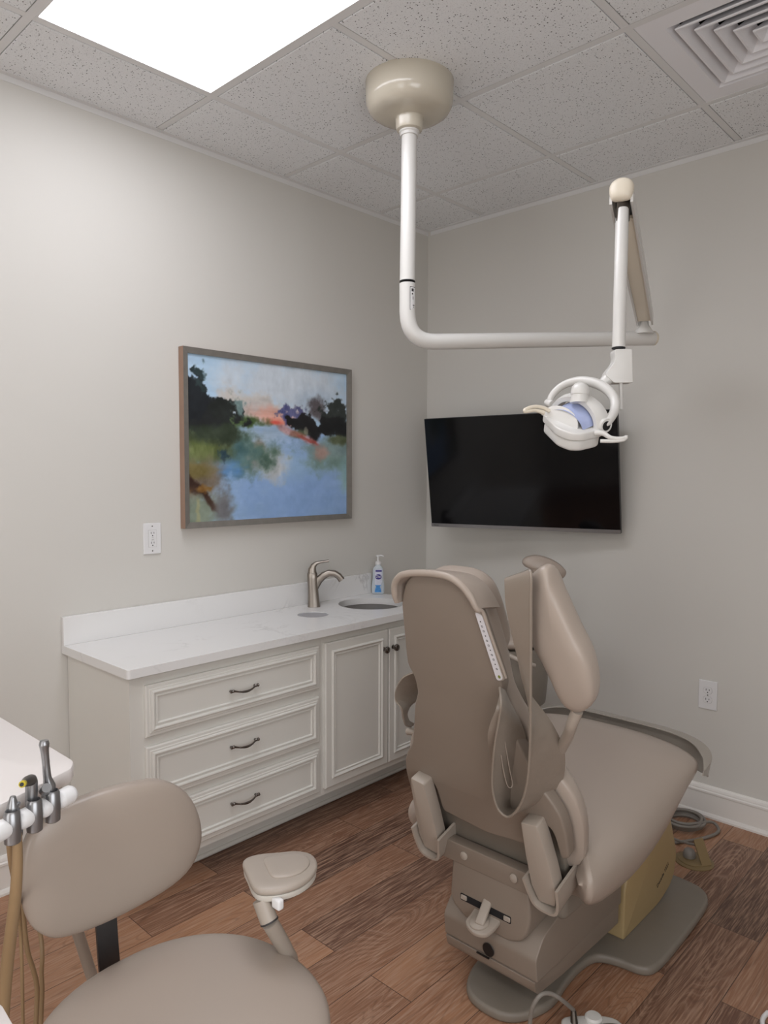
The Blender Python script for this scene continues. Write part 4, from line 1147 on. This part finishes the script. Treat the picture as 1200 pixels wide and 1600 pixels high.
# two brackets that carry the back
for sgn in (1, -1):
    bo = [(sgn*0.150, 0.118), (sgn*0.196, 0.124), (sgn*0.204, 0.080), (sgn*0.212, 0.0), (sgn*0.216, -0.070), (sgn*0.206, -0.112), (sgn*0.160, -0.118), (sgn*0.146, -0.07), (sgn*0.146, 0.02)]
    MB().prism(roundpoly(bo, 0.006, 3), BF, -0.036, 0.004, 0.006, 2).build('back_bracket', m_shell2, dch)
    e = [(sgn*0.134, -0.050), (sgn*0.142, -0.090), (sgn*0.154, -0.122), (sgn*0.185, -0.130), (sgn*0.211, -0.122), (sgn*0.222, -0.090), (sgn*0.226, -0.045)]
    MB().ribbon([BF @ V((a, b, -0.047)) for a, b in e], [BF @ V((a, b, 0.090)) for a, b in e], 0.007, 5, 3).build('bracket_cradle', m_shell2, dch)
# seat
prof = [(-1.462, 0.490, 0.405), (-1.458, 0.522, 0.372), (-1.448, 0.540, 0.346), (-1.42, 0.552, 0.322), (-1.35, 0.560, 0.312), (-1.28, 0.568, 0.313), (-1.20, 0.578, 0.328), (-1.12, 0.590, 0.357), (-1.055, 0.600, 0.398), (-0.98, 0.608, 0.452), (-0.92, 0.610, 0.482), (-0.86, 0.602, 0.505), (-0.82, 0.590, 0.512), (-0.80, 0.575, 0.525)]
hwid = [0.262, 0.280, 0.292, 0.298, 0.300, 0.300, 0.300, 0.300, 0.300, 0.300, 0.302, 0.298, 0.285, 0.262]
secs = []
for i, (y_, zt, zb) in enumerate(prof):
    hw_ = hwid[i]; zc = (zt+zb)/2; hz_ = (zt-zb)/2; s_ = []
    for j in range(48):
        a = 2*math.pi*j/48; ca, sa = math.cos(a), math.sin(a)
        px_ = math.copysign(abs(ca)**0.62, ca)*hw_
        pz_ = math.copysign(abs(sa)**0.78, sa)*hz_
        fy = -0.09*max(0, (i-8)/5.0)**2*abs(px_/0.3)**2.2
        if sa < 0: px_ *= 1-0.06*abs(sa)
        q_ = min(1, max(0, (abs(px_)-0.185)/0.115)); w_ = min(1, max(0, (-1.36-y_)/0.09))
        fy -= 0.100*w_*q_*q_*(3-2*q_)
        s_.append(V((CX+px_, y_+fy, zc+pz_)))
    secs.append(s_)
# pinch ends so the seat closes softly
def endcap(sec, dy):
    c_ = sum(sec, V())/len(sec)
    if dy < 0: return [V((CX+(p.x-CX)*0.975, p.y+dy, c_.z+(p.z-c_.z)*0.04)) for p in sec]
    return [c_+(p-c_)*0.72+V((0, dy, 0)) for p in sec]
secs = [endcap(secs[0], -0.008)] + secs + [endcap(secs[-1], 0.018)]
mb = MB(); loft(mb, secs, caps=False)
mb.f += [(j, j+1, 47-j, 48-j) for j in range(1, 23)] + [(0, 1, 47), (23, 24, 25)]
n0 = (len(secs)-1)*48
mb.f.append(tuple(n0+j for j in range(48)))
mb.build('seat', m_vinyl, dch, angle=60, sub=1)
MB().box((CX-0.17, -1.45, 0.27), (CX+0.17, -0.95, 0.36), 0.02, 3).build('seat_support', m_base, dch)
# clear vinyl cover round the toe end
e1 = []; e2 = []; e3 = []
for i in range(25):
    a = math.pi*i/24
    cx_, sy2 = math.copysign(abs(math.cos(a))**0.5, -math.cos(a)), abs(math.sin(a))**0.55
    w_ = (1-math.sin(a))**5
    e2.append(V((CX+cx_*0.318, -0.915+0.168*sy2, 0.552+0.046*math.sin(a))))
    e1.append(V((CX+cx_*0.285, -0.915+0.122*sy2, 0.572+0.032*math.sin(a))).lerp(e2[-1], w_))
    e3.append(V((CX+cx_*0.308, -0.915+0.156*sy2, 0.500)).lerp(e2[-1], w_*0.8))
MB().ribbon(e1, e2, 0.003, 3, 5).build('toe_cover_top', m_cover, dch)
MB().ribbon(e2, e3, 0.003, 3, 4).build('toe_cover_front', m_cover, dch)
MB().tube(e3, 0.003, 8, step=3).build('toe_cover_hem', m_cover, dch)

# right armrest (turned up) and its post
pad = [(0.2929, 0.7758), (0.3076, 0.7844), (0.3211, 0.7789), (0.3290, 0.7493), (0.3448, 0.6982), (0.3640, 0.6403), (0.3791, 0.6015), (0.3858, 0.5623), (0.3850, 0.5179), (0.3728, 0.4818), (0.3445, 0.4558), (0.3180, 0.4564), (0.3004, 0.4784), (0.2886, 0.5175), (0.2722, 0.5646), (0.2549, 0.6069), (0.2530, 0.6814), (0.2670, 0.7488)]
MB().pillow(smooth2(pad, 3), BF @ Matrix.Translation((0, 0, 0.0)), 0.045, 0.032, 3.0).build('armrest_pad', m_vinyl, dch)
MB().tube([(1.8462, -1.7076, 0.9299), (1.8263, -1.6945, 0.8900), (1.7989, -1.6604, 0.8500), (1.7397, -1.5936, 0.7742), (1.6811, -1.5227, 0.6863), (1.6565, -1.4785, 0.6155)], [0.0125]*6, 16).build('armrest_post', m_shell2, dch)
# left armrest, folded down along the far side
la = MB()
la.pillow(superell(0.19, 0.040, 3.4, 40), frame(V((1.175, -1.16, 0.800)), V((-0.01, 1, 0.02)), V((1, 0, 0)), V((0, 0, 1))), 0.03, 0.03, 3.0)
la.build('armrest_pad', m_vinyl, dch)
MB().tube([(1.19, -1.20, 0.775), (1.20, -1.28, 0.70), (1.25, -1.34, 0.60), (1.30, -1.36, 0.50)], 0.012, 14).build('armrest_post', m_shell2, dch)

# slings: wide vinyl straps that hang beside the back
E1 = [(1.7501, -1.7858, 1.2076), (1.7821, -1.8171, 1.2262), (1.8227, -1.8606, 1.2371), (1.8173, -1.8493, 1.1767), (1.8015, -1.8218, 1.0926), (1.7841, -1.7928, 1.0040), (1.7666, -1.7624, 0.9109), (1.7480, -1.7329, 0.8208), (1.7258, -1.7059, 0.7382), (1.6960, -1.6840, 0.6711), (1.6546, -1.6677, 0.6213), (1.6257, -1.6705, 0.6299), (1.6200, -1.6870, 0.6802), (1.6338, -1.7081, 0.7447), (1.6565, -1.7320, 0.8180), (1.6777, -1.7489, 0.8793), (1.6884, -1.7579, 0.9230), (1.6688, -1.7347, 0.9484)]
E2 = [(1.7020, -1.7659, 1.1725), (1.7284, -1.8058, 1.1980), (1.7547, -1.8476, 1.2134), (1.7503, -1.8354, 1.1599), (1.7515, -1.8171, 1.1039), (1.7522, -1.7927, 1.0455), (1.7402, -1.7394, 0.9628), (1.7627, -1.6676, 0.8719), (1.7617, -1.6062, 0.7809), (1.7301, -1.5740, 0.6822), (1.6602, -1.5638, 0.6188), (1.6104, -1.5661, 0.5938), (1.6214, -1.5723, 0.6288), (1.6476, -1.5922, 0.7058), (1.6713, -1.6231, 0.7842), (1.6781, -1.6602, 0.8495), (1.6669, -1.6868, 0.8986), (1.6641, -1.7096, 0.9360)]
sl = MB().ribbon(E1, E2, 0.004, 7, 8).build('arm_sling', m_vinyl2, dch)
p1, _ = catmull([V(p) for p in E1], 7, [0]*len(E1))
MB().tube(p1, 0.0032, 8, smooth=False).build('sling_piping', m_vinyl2, sl)
MB().tube([(1.6734, -1.7322, 0.8638), (1.6612, -1.6974, 0.8022), (1.6532, -1.6681, 0.7382), (1.6498, -1.6484, 0.6909), (1.6435, -1.6577, 0.6873), (1.6449, -1.6796, 0.7317), (1.6509, -1.6998, 0.7775)], 0.0012, 8).build('sling_seam', m_vinyl, sl)
F1 = [(1.6678, -1.7305, 0.9355), (1.6705, -1.7514, 0.9029), (1.6477, -1.7402, 0.8625), (1.6301, -1.7246, 0.8211), (1.6104, -1.6853, 0.7653), (1.6000, -1.6509, 0.7178)]
F2 = [(1.6749, -1.7333, 0.9377), (1.6827, -1.7466, 0.9046), (1.6713, -1.7343, 0.8667), (1.6556, -1.7154, 0.8252), (1.6356, -1.6878, 0.7729), (1.6119, -1.6521, 0.7216)]
MB().ribbon(F1, F2, 0.003, 6, 3).build('sling_fold', m_vinyl2, sl)
L1 = [(1.3334, -1.6342, 0.8985), (1.3181, -1.6426, 0.8920), (1.2954, -1.6480, 0.8764), (1.2635, -1.6358, 0.8391), (1.2499, -1.6234, 0.8011), (1.2651, -1.6163, 0.7795), (1.2581, -1.6004, 0.7468), (1.2562, -1.5873, 0.7230), (1.2559, -1.5624, 0.7110)]
L2 = [(1.2255, -1.4910, 0.7823), (1.2338, -1.5036, 0.7888), (1.2404, -1.5141, 0.7888), (1.2432, -1.5231, 0.7840), (1.2455, -1.5313, 0.7770), (1.2252, -1.5358, 0.7586), (1.2119, -1.5402, 0.7397), (1.2137, -1.5309, 0.7114), (1.2219, -1.5147, 0.6941)]
MB().ribbon(L1, L2, 0.004, 6, 6, bulge=0.008).build('arm_sling', m_vinyl2, dch)
MB().tube([(1.2631, -1.5455, 0.6918), (1.2490, -1.5571, 0.6950), (1.2385, -1.5562, 0.6921)], 0.010, 14).build('armrest_post', m_shell2, dch)

# ------------------------------------------------------------------ assistant stool behind the chair
as_ = thing('assistant_stool', 'taupe assistant stool with a curved body arm behind the dental chair', 'stool', (0.852, -0.50, 0))
sx_, sy_ = 0.850, -0.52
MB().pillow(superell(0.20, 0.19, 2.2, 48), Matrix.Translation((sx_, sy_, 0.745)), 0.035, 0.035, 3.2).build('seat', m_vinyl, as_)
MB().lathe([(0.10, 0.705), (0.10, 0.712), (0.03, 0.70), (0.03, 0.50), (0.022, 0.495), (0.022, 0.14), (0.05, 0.12), (0.05, 0.075), (0, 0.075)], Matrix.Translation((sx_, sy_, 0)), 32).build('column', m_grey, as_)
for i in range(5):
    a = 2*math.pi*i/5+0.3
    d_ = V((math.cos(a), math.sin(a), 0))
    o_ = MB().tube([V((sx_, sy_, 0.105)), V((sx_, sy_, 0.095))+d_*0.12, V((sx_, sy_, 0.075))+d_*0.24], [0.02, 0.017, 0.013], 12, smooth=False).build('base_leg', m_grey, as_)
    MB().lathe([(0.0, -0.011), (0.018, -0.011), (0.025, -0.006), (0.025, 0.006), (0.018, 0.011), (0.0, 0.011)], frame(V((sx_, sy_, 0.0255))+d_*0.24, d_, (0, 0, 1)), 20).build('caster', m_black, o_)
MB().lathe([(0.0, 0.455), (0.150, 0.455), (0.172, 0.475), (0.180, 0.56), (0.180, 0.715), (0.0, 0.715)], Matrix.Translation((sx_+0.02, sy_, 0)), 48).build('seat_housing', m_base, as_)
MB().tube([(0.9613, -0.7398, 0.7429), (0.9987, -0.7329, 0.7329), (1.0907, -0.7307, 0.7089), (1.1146, -0.6823, 0.6890)], 0.009, 12).build('tilt_lever', m_shell2, as_)
# curved body arm: a bean shaped pad turned about the seat
bo_ = [(0.9449, -0.5105, 1.0621), (0.9558, -0.4989, 1.0807), (0.9864, -0.4695, 1.0887), (1.0216, -0.4372, 1.0782), (1.0554, -0.4072, 1.0545), (1.0779, -0.3885, 1.0228), (1.0732, -0.3950, 0.9963), (1.0487, -0.4192, 0.9803), (1.0182, -0.4487, 0.9696), (0.9905, -0.4736, 0.9854), (0.9695, -0.4901, 1.0278), (0.9515, -0.5058, 1.0436)]
bo_ = [V(p) for p in bo_]
bc_ = sum(bo_, V())/len(bo_)
bf_ = frame(bc_, V((0.728, 0.685, 0)), V((0, 0, 1)), V((0.684, -0.727, 0)))
bi_ = bf_.inverted()
MB().pillow(smooth2([((bi_ @ p).x, (bi_ @ p).y) for p in bo_], 4), bf_, 0.035, 0.050, 2.6, 9).build('body_arm', m_vinyl, as_)
MB().tube([(1.0373, -0.5112, 0.9970), (1.0305, -0.5120, 0.8913), (1.0094, -0.4991, 0.7805), (sx_+0.10, sy_, 0.70)], 0.011, 12).build('arm_post', m_grey, as_)

# ------------------------------------------------------------------ doctor's stool in the foreground
dst = thing('operator_stool', 'taupe vinyl stool with oval backrest and swivel elbow pads in the foreground', 'stool', (1.53, -2.44, 0))
sx_, sy_, sz_ = 1.548, -2.470, 0.492
MB().pillow(superell(0.232, 0.238, 2.2, 64), Matrix.Translation((sx_, sy_, sz_)), 0.052, 0.040, 3.0, 12).build('seat', m_vinyl, dst)
bo = [(1.3000, -2.6299, 0.7332), (1.3000, -2.6223, 0.7835), (1.3000, -2.6001, 0.8151), (1.3000, -2.5529, 0.8310), (1.3000, -2.4802, 0.8354), (1.3000, -2.4030, 0.8293), (1.3000, -2.3522, 0.8145), (1.3000, -2.3049, 0.7755), (1.3000, -2.2771, 0.7188), (1.3000, -2.2717, 0.6621), (1.3000, -2.2953, 0.6167), (1.3000, -2.3414, 0.5941), (1.3000, -2.4140, 0.5840), (1.3000, -2.4915, 0.5816), (1.3000, -2.5514, 0.5881), (1.3000, -2.5874, 0.6031), (1.3000, -2.6151, 0.6373), (1.3000, -2.6279, 0.6833)]
bcy, bcz = -2.455, 0.708
MB().pillow(smooth2([(p[1]-bcy, p[2]-bcz) for p in bo], 3), frame((1.285, bcy, bcz), (0, 1, 0), (0, 0, 1), (1, 0, 0)), 0.028, 0.028, 3.2, 10, (0, 0)).build('backrest', m_vinyl, dst)
MB().ribbon([(1.262, -2.490, 0.70), (1.262, -2.488, 0.60), (1.270, -2.486, 0.48), (1.285, -2.486, 0.445), (1.34, -2.486, 0.436), (1.50, -2.486, 0.434)], [(1.262, -2.448, 0.70), (1.262, -2.447, 0.60), (1.270, -2.445, 0.48), (1.285, -2.445, 0.445), (1.34, -2.445, 0.436), (1.50, -2.445, 0.434)], 0.006, 6, 2).build('backrest_bar', m_bar, dst)
MB().lathe([(0.09, 0.428), (0.09, 0.418), (0.035, 0.41), (0.035, 0.30), (0.024, 0.295), (0.024, 0.14), (0.05, 0.12), (0.05, 0.075), (0, 0.075)], Matrix.Translation((sx_, sy_, 0)), 32).build('column', m_grey, dst)
for i in range(5):
    a = 2*math.pi*i/5-0.35
    d_ = V((math.cos(a), math.sin(a), 0))
    o_ = MB().tube([V((sx_, sy_, 0.105)), V((sx_, sy_, 0.095))+d_*0.12, V((sx_, sy_, 0.075))+d_*0.22], [0.02, 0.017, 0.013], 12, smooth=False).build('base_leg', m_grey, dst)
    MB().lathe([(0.0, -0.011), (0.018, -0.011), (0.025, -0.006), (0.025, 0.006), (0.018, 0.011), (0.0, 0.011)], frame(V((sx_, sy_, 0.0255))+d_*0.22, d_, (0, 0, 1)), 20).build('caster', m_black, o_)
# elbow pad
EZ = 0.665
epx = [(1.4388, -2.2732, 0.6650), (1.4296, -2.2527, 0.6650), (1.4401, -2.2262, 0.6650), (1.4604, -2.2002, 0.6650), (1.4799, -2.1733, 0.6650), (1.5106, -2.1593, 0.6650), (1.5448, -2.1726, 0.6650), (1.5667, -2.2016, 0.6650), (1.5753, -2.2407, 0.6650), (1.5657, -2.2782, 0.6650), (1.5418, -2.3064, 0.6650), (1.5166, -2.3078, 0.6650), (1.4783, -2.2914, 0.6650)]
ec = (sum(p[0] for p in epx)/13, sum(p[1] for p in epx)/13)
eo = smooth2([(p[0]-ec[0], p[1]-ec[1]) for p in epx], 3)
ef = Matrix.Translation((ec[0], ec[1], EZ))
MB().pillow(eo, ef, 0.010, 0.008, 4.0, 10).build('elbow_pad', m_shell2, dst)
MB().pillow([(a*0.62+0.008, b*0.62+0.012) for a, b in eo], ef @ Matrix.Translation((0, 0, 0.0085)), 0.006, 0.002, 4.0, 8).build('elbow_pad_dish', m_shell2, dst)
MB().prism([(a*0.97, b*0.97) for a, b in eo], ef, -0.018, -0.006, 0.003, 2).build('elbow_pad_base', mat('pale taupe plastic', srgb(192, 186, 177), 0.4), dst)
MB().tube([(1.5281, -2.2963, 0.6440), (1.5472, -2.2921, 0.6077)], 0.0165, 20, smooth=False).build('elbow_post', m_shell2, dst)
MB().tube([(1.5472, -2.2921, 0.6077), (1.5425, -2.2694, 0.5679), (1.5360, -2.2446, 0.5228), (1.5331, -2.2299, 0.4810), (1.60, -2.30, 0.425), (1.56, -2.40, 0.418)], [0.0150, 0.0150, 0.0145, 0.014, 0.013, 0.012], 18).build('elbow_arm', m_shell2, dst)
MB().lathe([(0.0172, -0.001), (0.0174, 0.0), (0.0172, 0.002)], axisframe(V((1.5472, -2.2921, 0.6077)), V((1.5281, -2.2963, 0.6440))), 24).build('post_ring', m_ink, dst)
MB().box((-0.011, -0.007, -0.010), (0.011, 0.007, 0.010), 0.004, 3, Matrix.Translation(V((1.5631, -2.2852, 0.6465)))).build('lock_knob', m_whiteplastic, dst)

# ------------------------------------------------------------------ delivery unit at the left edge
du = thing('delivery_unit', 'white dental instrument tray with a padded handpiece rail at the left edge', 'dental delivery unit', (1.05, -2.75, 0))
top = [(1.3417, -2.5553, 0.9300), (1.3712, -2.5726, 0.9300), (1.4277, -2.7058, 0.9300), (1.43, -2.95, 0), (1.0, -3.05, 0), (0.86, -2.92, 0), (0.86, -2.575, 0), (1.0045, -2.5603, 0.9300)]
top = [(p[0], p[1]) for p in top]
MB().prism(roundpoly(top, [0.012, 0.008, 0.0, 0.03, 0.03, 0.03, 0.03, 0.0], 5), Matrix(), 0.905, 0.93, 0.004, 2).build('tray_top', m_tray, du)
cen_ = V((1.08, -2.77))
MB().prism(roundpoly([(cen_.x+(a-cen_.x)*0.86, cen_.y+(b-cen_.y)*0.86) for a, b in top], 0.01, 3), Matrix(), 0.872, 0.9045, 0.004, 2).build('control_housing', m_grey, du)
MB().tube([(1.2866, -2.5690, 0.8743), (1.0858, -2.4694, 0.6943), (0.9952, -2.4114, 0.4115), (0.9967, -2.3682, 0.2408), (1.0006, -2.3444, 0.1446)], 0.0125, 14, smooth=False).build('support_arm', m_shell2, du)
MB().lathe([(0.20, 0.0), (0.20, 0.03), (0.05, 0.05), (0.03, 0.07), (0.03, 0.865), (0, 0.865)], Matrix.Translation((0.98, -2.90, 0)), 32).build('stand', m_grey, du)
# handpiece rail in pieces
R0 = V((1.4857, -2.7641, 0.9088)); R1 = V((1.4222, -2.5900, 0.9103))
def rp(t_): return R0.lerp(R1, t_)
for a, b in ((0.0, 0.36), (0.385, 0.565), (0.60, 0.75), (0.78, 1.0)):
    n = 7; ps = []; rs = []
    L_ = (R1-R0).length*(b-a)
    for i in range(9):
        u_ = i/8; ps.append(rp(a+(b-a)*u_)); e_ = min(u_, 1-u_)*L_; q = min(1, e_/0.012)
        rs.append(0.0148*math.sqrt(max(0.12, 1-(1-q)**2)))
    MB().tube(ps, rs, 22, step=3).build('rail_grip', m_whiteplastic, du)
MB().tube([rp(0.02)+V((-0.01, 0, 0.0)), rp(0.98)], 0.008, 12, smooth=False).build('rail_rod', m_steel, du)
MB().tube([rp(0.5)+V((0, 0, -0.002)), rp(0.5)+V((-0.12, -0.02, -0.02))], 0.009, 10, smooth=False).build('rail_bracket', m_grey, du)

def holder(t_):
    p = rp(t_)
    MB().lathe([(0.009, -0.026), (0.0115, -0.024), (0.0125, 0.0), (0.0115, 0.020), (0.009, 0.024), (0.008, 0.018)], Matrix.Translation(p+V((0.006, -0.004, 0))), 22).build('instrument_holder', m_handp, du)
for t_ in (0.372, 0.583, 0.765): holder(t_)
hh1 = thing('handpiece', 'slim grey handpiece with rounded head standing tallest in the rail', 'dental handpiece', rp(0.765))
MB().tube([(1.4360, -2.6399, 0.8969), (1.4342, -2.6365, 0.9282), (1.4335, -2.6350, 0.9378), (1.4338, -2.6377, 0.9521), (1.4335, -2.6391, 0.9730), (1.4333, -2.6405, 0.9938), (1.4331, -2.6411, 1.0062), (1.4328, -2.6408, 1.0122)], [0.0095, 0.0105, 0.0095, 0.0062, 0.0056, 0.006, 0.0078, 0.0062], 20, step=5).build('handpiece_body', m_handp, hh1)
MB().tube([(1.4457, -2.6467, 0.9392), (1.4598, -2.6493, 0.9474)], [0.009, 0.007], 16, smooth=False).build('trigger_button', m_handp, hh1)
hh2 = thing('handpiece', 'short grey handpiece with yellow tipped nozzle in the middle of the rail', 'dental handpiece', rp(0.583))
MB().tube([(1.4469, -2.6713, 0.8914), (1.4442, -2.6677, 0.9174), (1.4430, -2.6658, 0.9385), (1.4423, -2.6651, 0.9562), (1.4423, -2.6659, 0.9644)], [0.0078, 0.0085, 0.0090, 0.0092, 0.0070], 18, step=4).build('handpiece_body', m_handp, hh2)
nz = [V((1.4609, -2.6729, 0.9672)), V((1.4824, -2.6864, 0.9759)), V((1.4997, -2.6972, 0.9816))]
MB().tube(nz, [0.0085, 0.0075, 0.0045], 16, smooth=False).build('nozzle', m_steel, hh2)
MB().tube([nz[2], V((1.5063, -2.7018, 0.9837))], [0.0048, 0.0048], 16, smooth=False).build('yellow_tip', mat('yellow plastic', srgb(190, 170, 40), 0.4), hh2)
MB().tube([V((1.5043, -2.7010, 0.9829)), V((1.5079, -2.7030, 0.9841))], 0.0028, 12, smooth=False).build('tip_hole', m_black, hh2)
hh3 = thing('handpiece', 'squat grey handpiece nearest the left end of the rail', 'dental handpiece', rp(0.372))
MB().tube([(1.4540, -2.6926, 0.8857), (1.4555, -2.6963, 0.9083), (1.4554, -2.6976, 0.9283), (1.4548, -2.6969, 0.9445), (1.4546, -2.6968, 0.9484)], [0.009, 0.0115, 0.0095, 0.0050, 0.0035], 18, step=4).build('handpiece_body', m_handp, hh3)
MB().tube([(1.4574, -2.6928, 0.9303), (1.4610, -2.6902, 0.9384)], [0.0035, 0.0025], 10, smooth=False).build('lever', m_handp, hh3)
# hoses hanging from the rail
hg = 'hoses hanging from the handpiece rail'
for nm, lab, pts, r_, m_ in (
    ('hose', 'thick tan hose nearest the left edge, hanging to the floor', [(1.4649, -2.6955, 0.8936), (1.4512, -2.6918, 0.8407), (1.4304, -2.6885, 0.7808), (1.3967, -2.6850, 0.7028), (1.3629, -2.6818, 0.6216), (1.3409, -2.6825, 0.5236), (1.3421, -2.6896, 0.4183)], [0.0065, 0.0078, 0.0088, 0.0095, 0.010, 0.010, 0.010], m_tube),
    ('hose', 'short tan hose crossing behind the thick one below the rail', [(1.4418, -2.6975, 0.8812), (1.4039, -2.6826, 0.8241), (1.3480, -2.6584, 0.7499), (1.2216, -2.6093, 0.6116), (1.2065, -2.6024, 0.5282), (1.2028, -2.6018, 0.4022)], [0.0065, 0.006, 0.0050, 0.0035, 0.0032, 0.003], m_tube),
    ('hose', 'thin tan hose slanting right behind the stool backrest', [(1.0778, -2.5547, 0.5766), (1.0802, -2.5471, 0.4669), (1.0814, -2.5363, 0.4147), (1.0786, -2.5287, 0.3684), (1.0796, -2.5334, 0.2960)], 0.0048, m_tube),
    ('hose', 'thin tan hose dropping straight below the stool backrest', [(1.0328, -2.5081, 0.4818), (1.0400, -2.5039, 0.4481), (1.0536, -2.5074, 0.4142), (1.0540, -2.5097, 0.3806), (1.0566, -2.5104, 0.3404), (1.0573, -2.5149, 0.2733)], 0.0045, m_tube)):
    MB().tube(pts, r_, 14).build(nm, m_, du)['label'] = lab

# white table corner at the lower left
tb = thing('side_table', 'corner of a white table in the lower left corner', 'table', (1.30, -3.05, 0))
tc_ = [(1.5683, -2.7580, 0.7200), (1.6225, -2.7613, 0.7200), (1.7346, -2.7747, 0.7200), (1.7118, -2.9650, 0.7200), (1.4093, -2.9600, 0.7200)]
MB().prism(roundpoly([(p[0], p[1]) for p in tc_], 0.008, 3), Matrix(), 0.695, 0.72, 0.003, 2).build('table_top', m_tray, tb)
c_ = (sum(p[0] for p in tc_)/5, sum(p[1] for p in tc_)/5)
MB().lathe([(0.14, 0.0), (0.14, 0.02), (0.03, 0.04), (0.022, 0.06), (0.022, 0.695), (0, 0.695)], Matrix.Translation((c_[0], c_[1], 0)), 24).build('pedestal', m_grey, tb)

# ------------------------------------------------------------------ floor items
cc_ = tag(MB().tube([V((1.500+ (0.062+0.004*((i//12) % 4))*math.cos(i*math.pi/6), -0.150+(0.062+0.004*((i//12) % 4))*math.sin(i*math.pi/6)*1.15, 0.007+0.0022*(i/3.0)*0.7)) for i in range(60)] + [V((1.585, -0.09, 0.02)), V((1.615, -0.10, 0.008)), V((1.622, -0.15, 0.0065)), V((1.592, -0.235, 0.0065)), V((1.545, -0.31, 0.0065)), V((1.50, -0.37, 0.0065)), V((1.46, -0.42, 0.0065))], 0.0062, 10, step=4).build('coiled_cord', m_cord, None), 'grey cord coiled on the floor beside the dental chair by the wall', 'cord')
fb = thing('floor_outlet', 'round brass floor outlet plate with a lifted flap behind the chair', 'floor outlet', (1.632, -0.405, 0))
MB().lathe([(0.068, 0.0), (0.068, 0.003), (0.064, 0.0055), (0.0, 0.006)], Matrix.Translation((1.632, -0.405, 0)), 40).build('plate', m_brass, fb)
MB().lathe([(0.050, 0.006), (0.050, 0.0075), (0.047, 0.009), (0.0, 0.009)], Matrix.Translation((1.628, -0.408, 0)), 40).build('inner_ring', m_brass, fb)
ff_ = frame(V((1.655, -0.390, 0.040)), V((0.25, 0.45, 0.55)), V((0.6, -0.75, 0.1)))
MB().prism(roundpoly([(-0.045, -0.018), (0.045, -0.022), (0.050, 0.016), (-0.045, 0.020)], 0.006), frame(V((1.660, -0.400, 0.042)), V((-0.45, 0.35, 0.80)), V((0.62, 0.75, 0.05))), -0.003, 0.003, 0.001, 1).build('flap', m_brass, fb)
MB().lathe([(0.022, 0.009), (0.023, 0.020), (0.018, 0.034), (0.010, 0.040), (0.0, 0.041)], Matrix.Translation((1.612, -0.400, 0)), 16).build('connector', m_cord, fb)
tag(MB().tube([V((1.635, -0.385, 0.055)), V((1.60, -0.375, 0.045)), V((1.56, -0.355, 0.032)), V((1.50, -0.33, 0.020)), V((1.42, -0.33, 0.0065)), V((1.36, -0.35, 0.0065))], 0.0048, 10).build('cord', m_cord, None), 'thin grey cord running into the brass floor outlet', 'cord')

fc = thing('foot_control', 'white and grey foot pedal control at the bottom edge of the photo', 'foot control', (1.80, -1.42, 0))
MB().lathe([(0.098, 0.0), (0.100, 0.012), (0.096, 0.020), (0.085, 0.022)], Matrix.Translation((1.838, -1.462, 0)), 48).build('base_ring', m_white, fc)
MB().lathe([(0.092, 0.018), (0.088, 0.030), (0.070, 0.040), (0.040, 0.045), (0.0, 0.047)], Matrix.Translation((1.842, -1.462, 0)), 48).build('pedal_disc', m_base, fc)
MB().prism(smooth2([(1.690, -1.470), (1.720, -1.425), (1.765, -1.385), (1.800, -1.375), (1.83, -1.40), (1.79, -1.47), (1.735, -1.510)], 4), Matrix(), 0.0, 0.034, 0.008, 3).build('housing', m_white, fc)
MB().lathe([(0.022, 0.030), (0.022, 0.040), (0.018, 0.044), (0.0, 0.045)], Matrix.Translation((1.752, -1.418, 0)), 28).build('toggle_disc', m_white, fc)
MB().tube([V((1.722, -1.462, 0.030)), V((1.715, -1.455, 0.058))], [0.010, 0.007], 18, smooth=False).build('cable_collar', m_steel, fc)
tag(MB().tube([V((1.715, -1.455, 0.060)), (1.7250, -1.5265, 0.1280), (1.7085, -1.5539, 0.1525), (1.6952, -1.5797, 0.1580), (1.6825, -1.5935, 0.1330), (1.6730, -1.5917, 0.0943), (1.6675, -1.5874, 0.0394)], 0.0052, 12).build('cord', m_cord, None), 'grey cord arching up from the foot control beside the chair', 'cord')
tag(MB().tube([(2.0597, -1.0452, 0.0060), (2.0567, -1.0730, 0.0060), (2.0636, -1.1029, 0.0060), (2.0939, -1.1414, 0.0060), (2.1433, -1.1366, 0.0060)], 0.006, 10).build('cord', m_whiteplastic, None), 'white cord curving into view at the bottom right corner', 'cord')
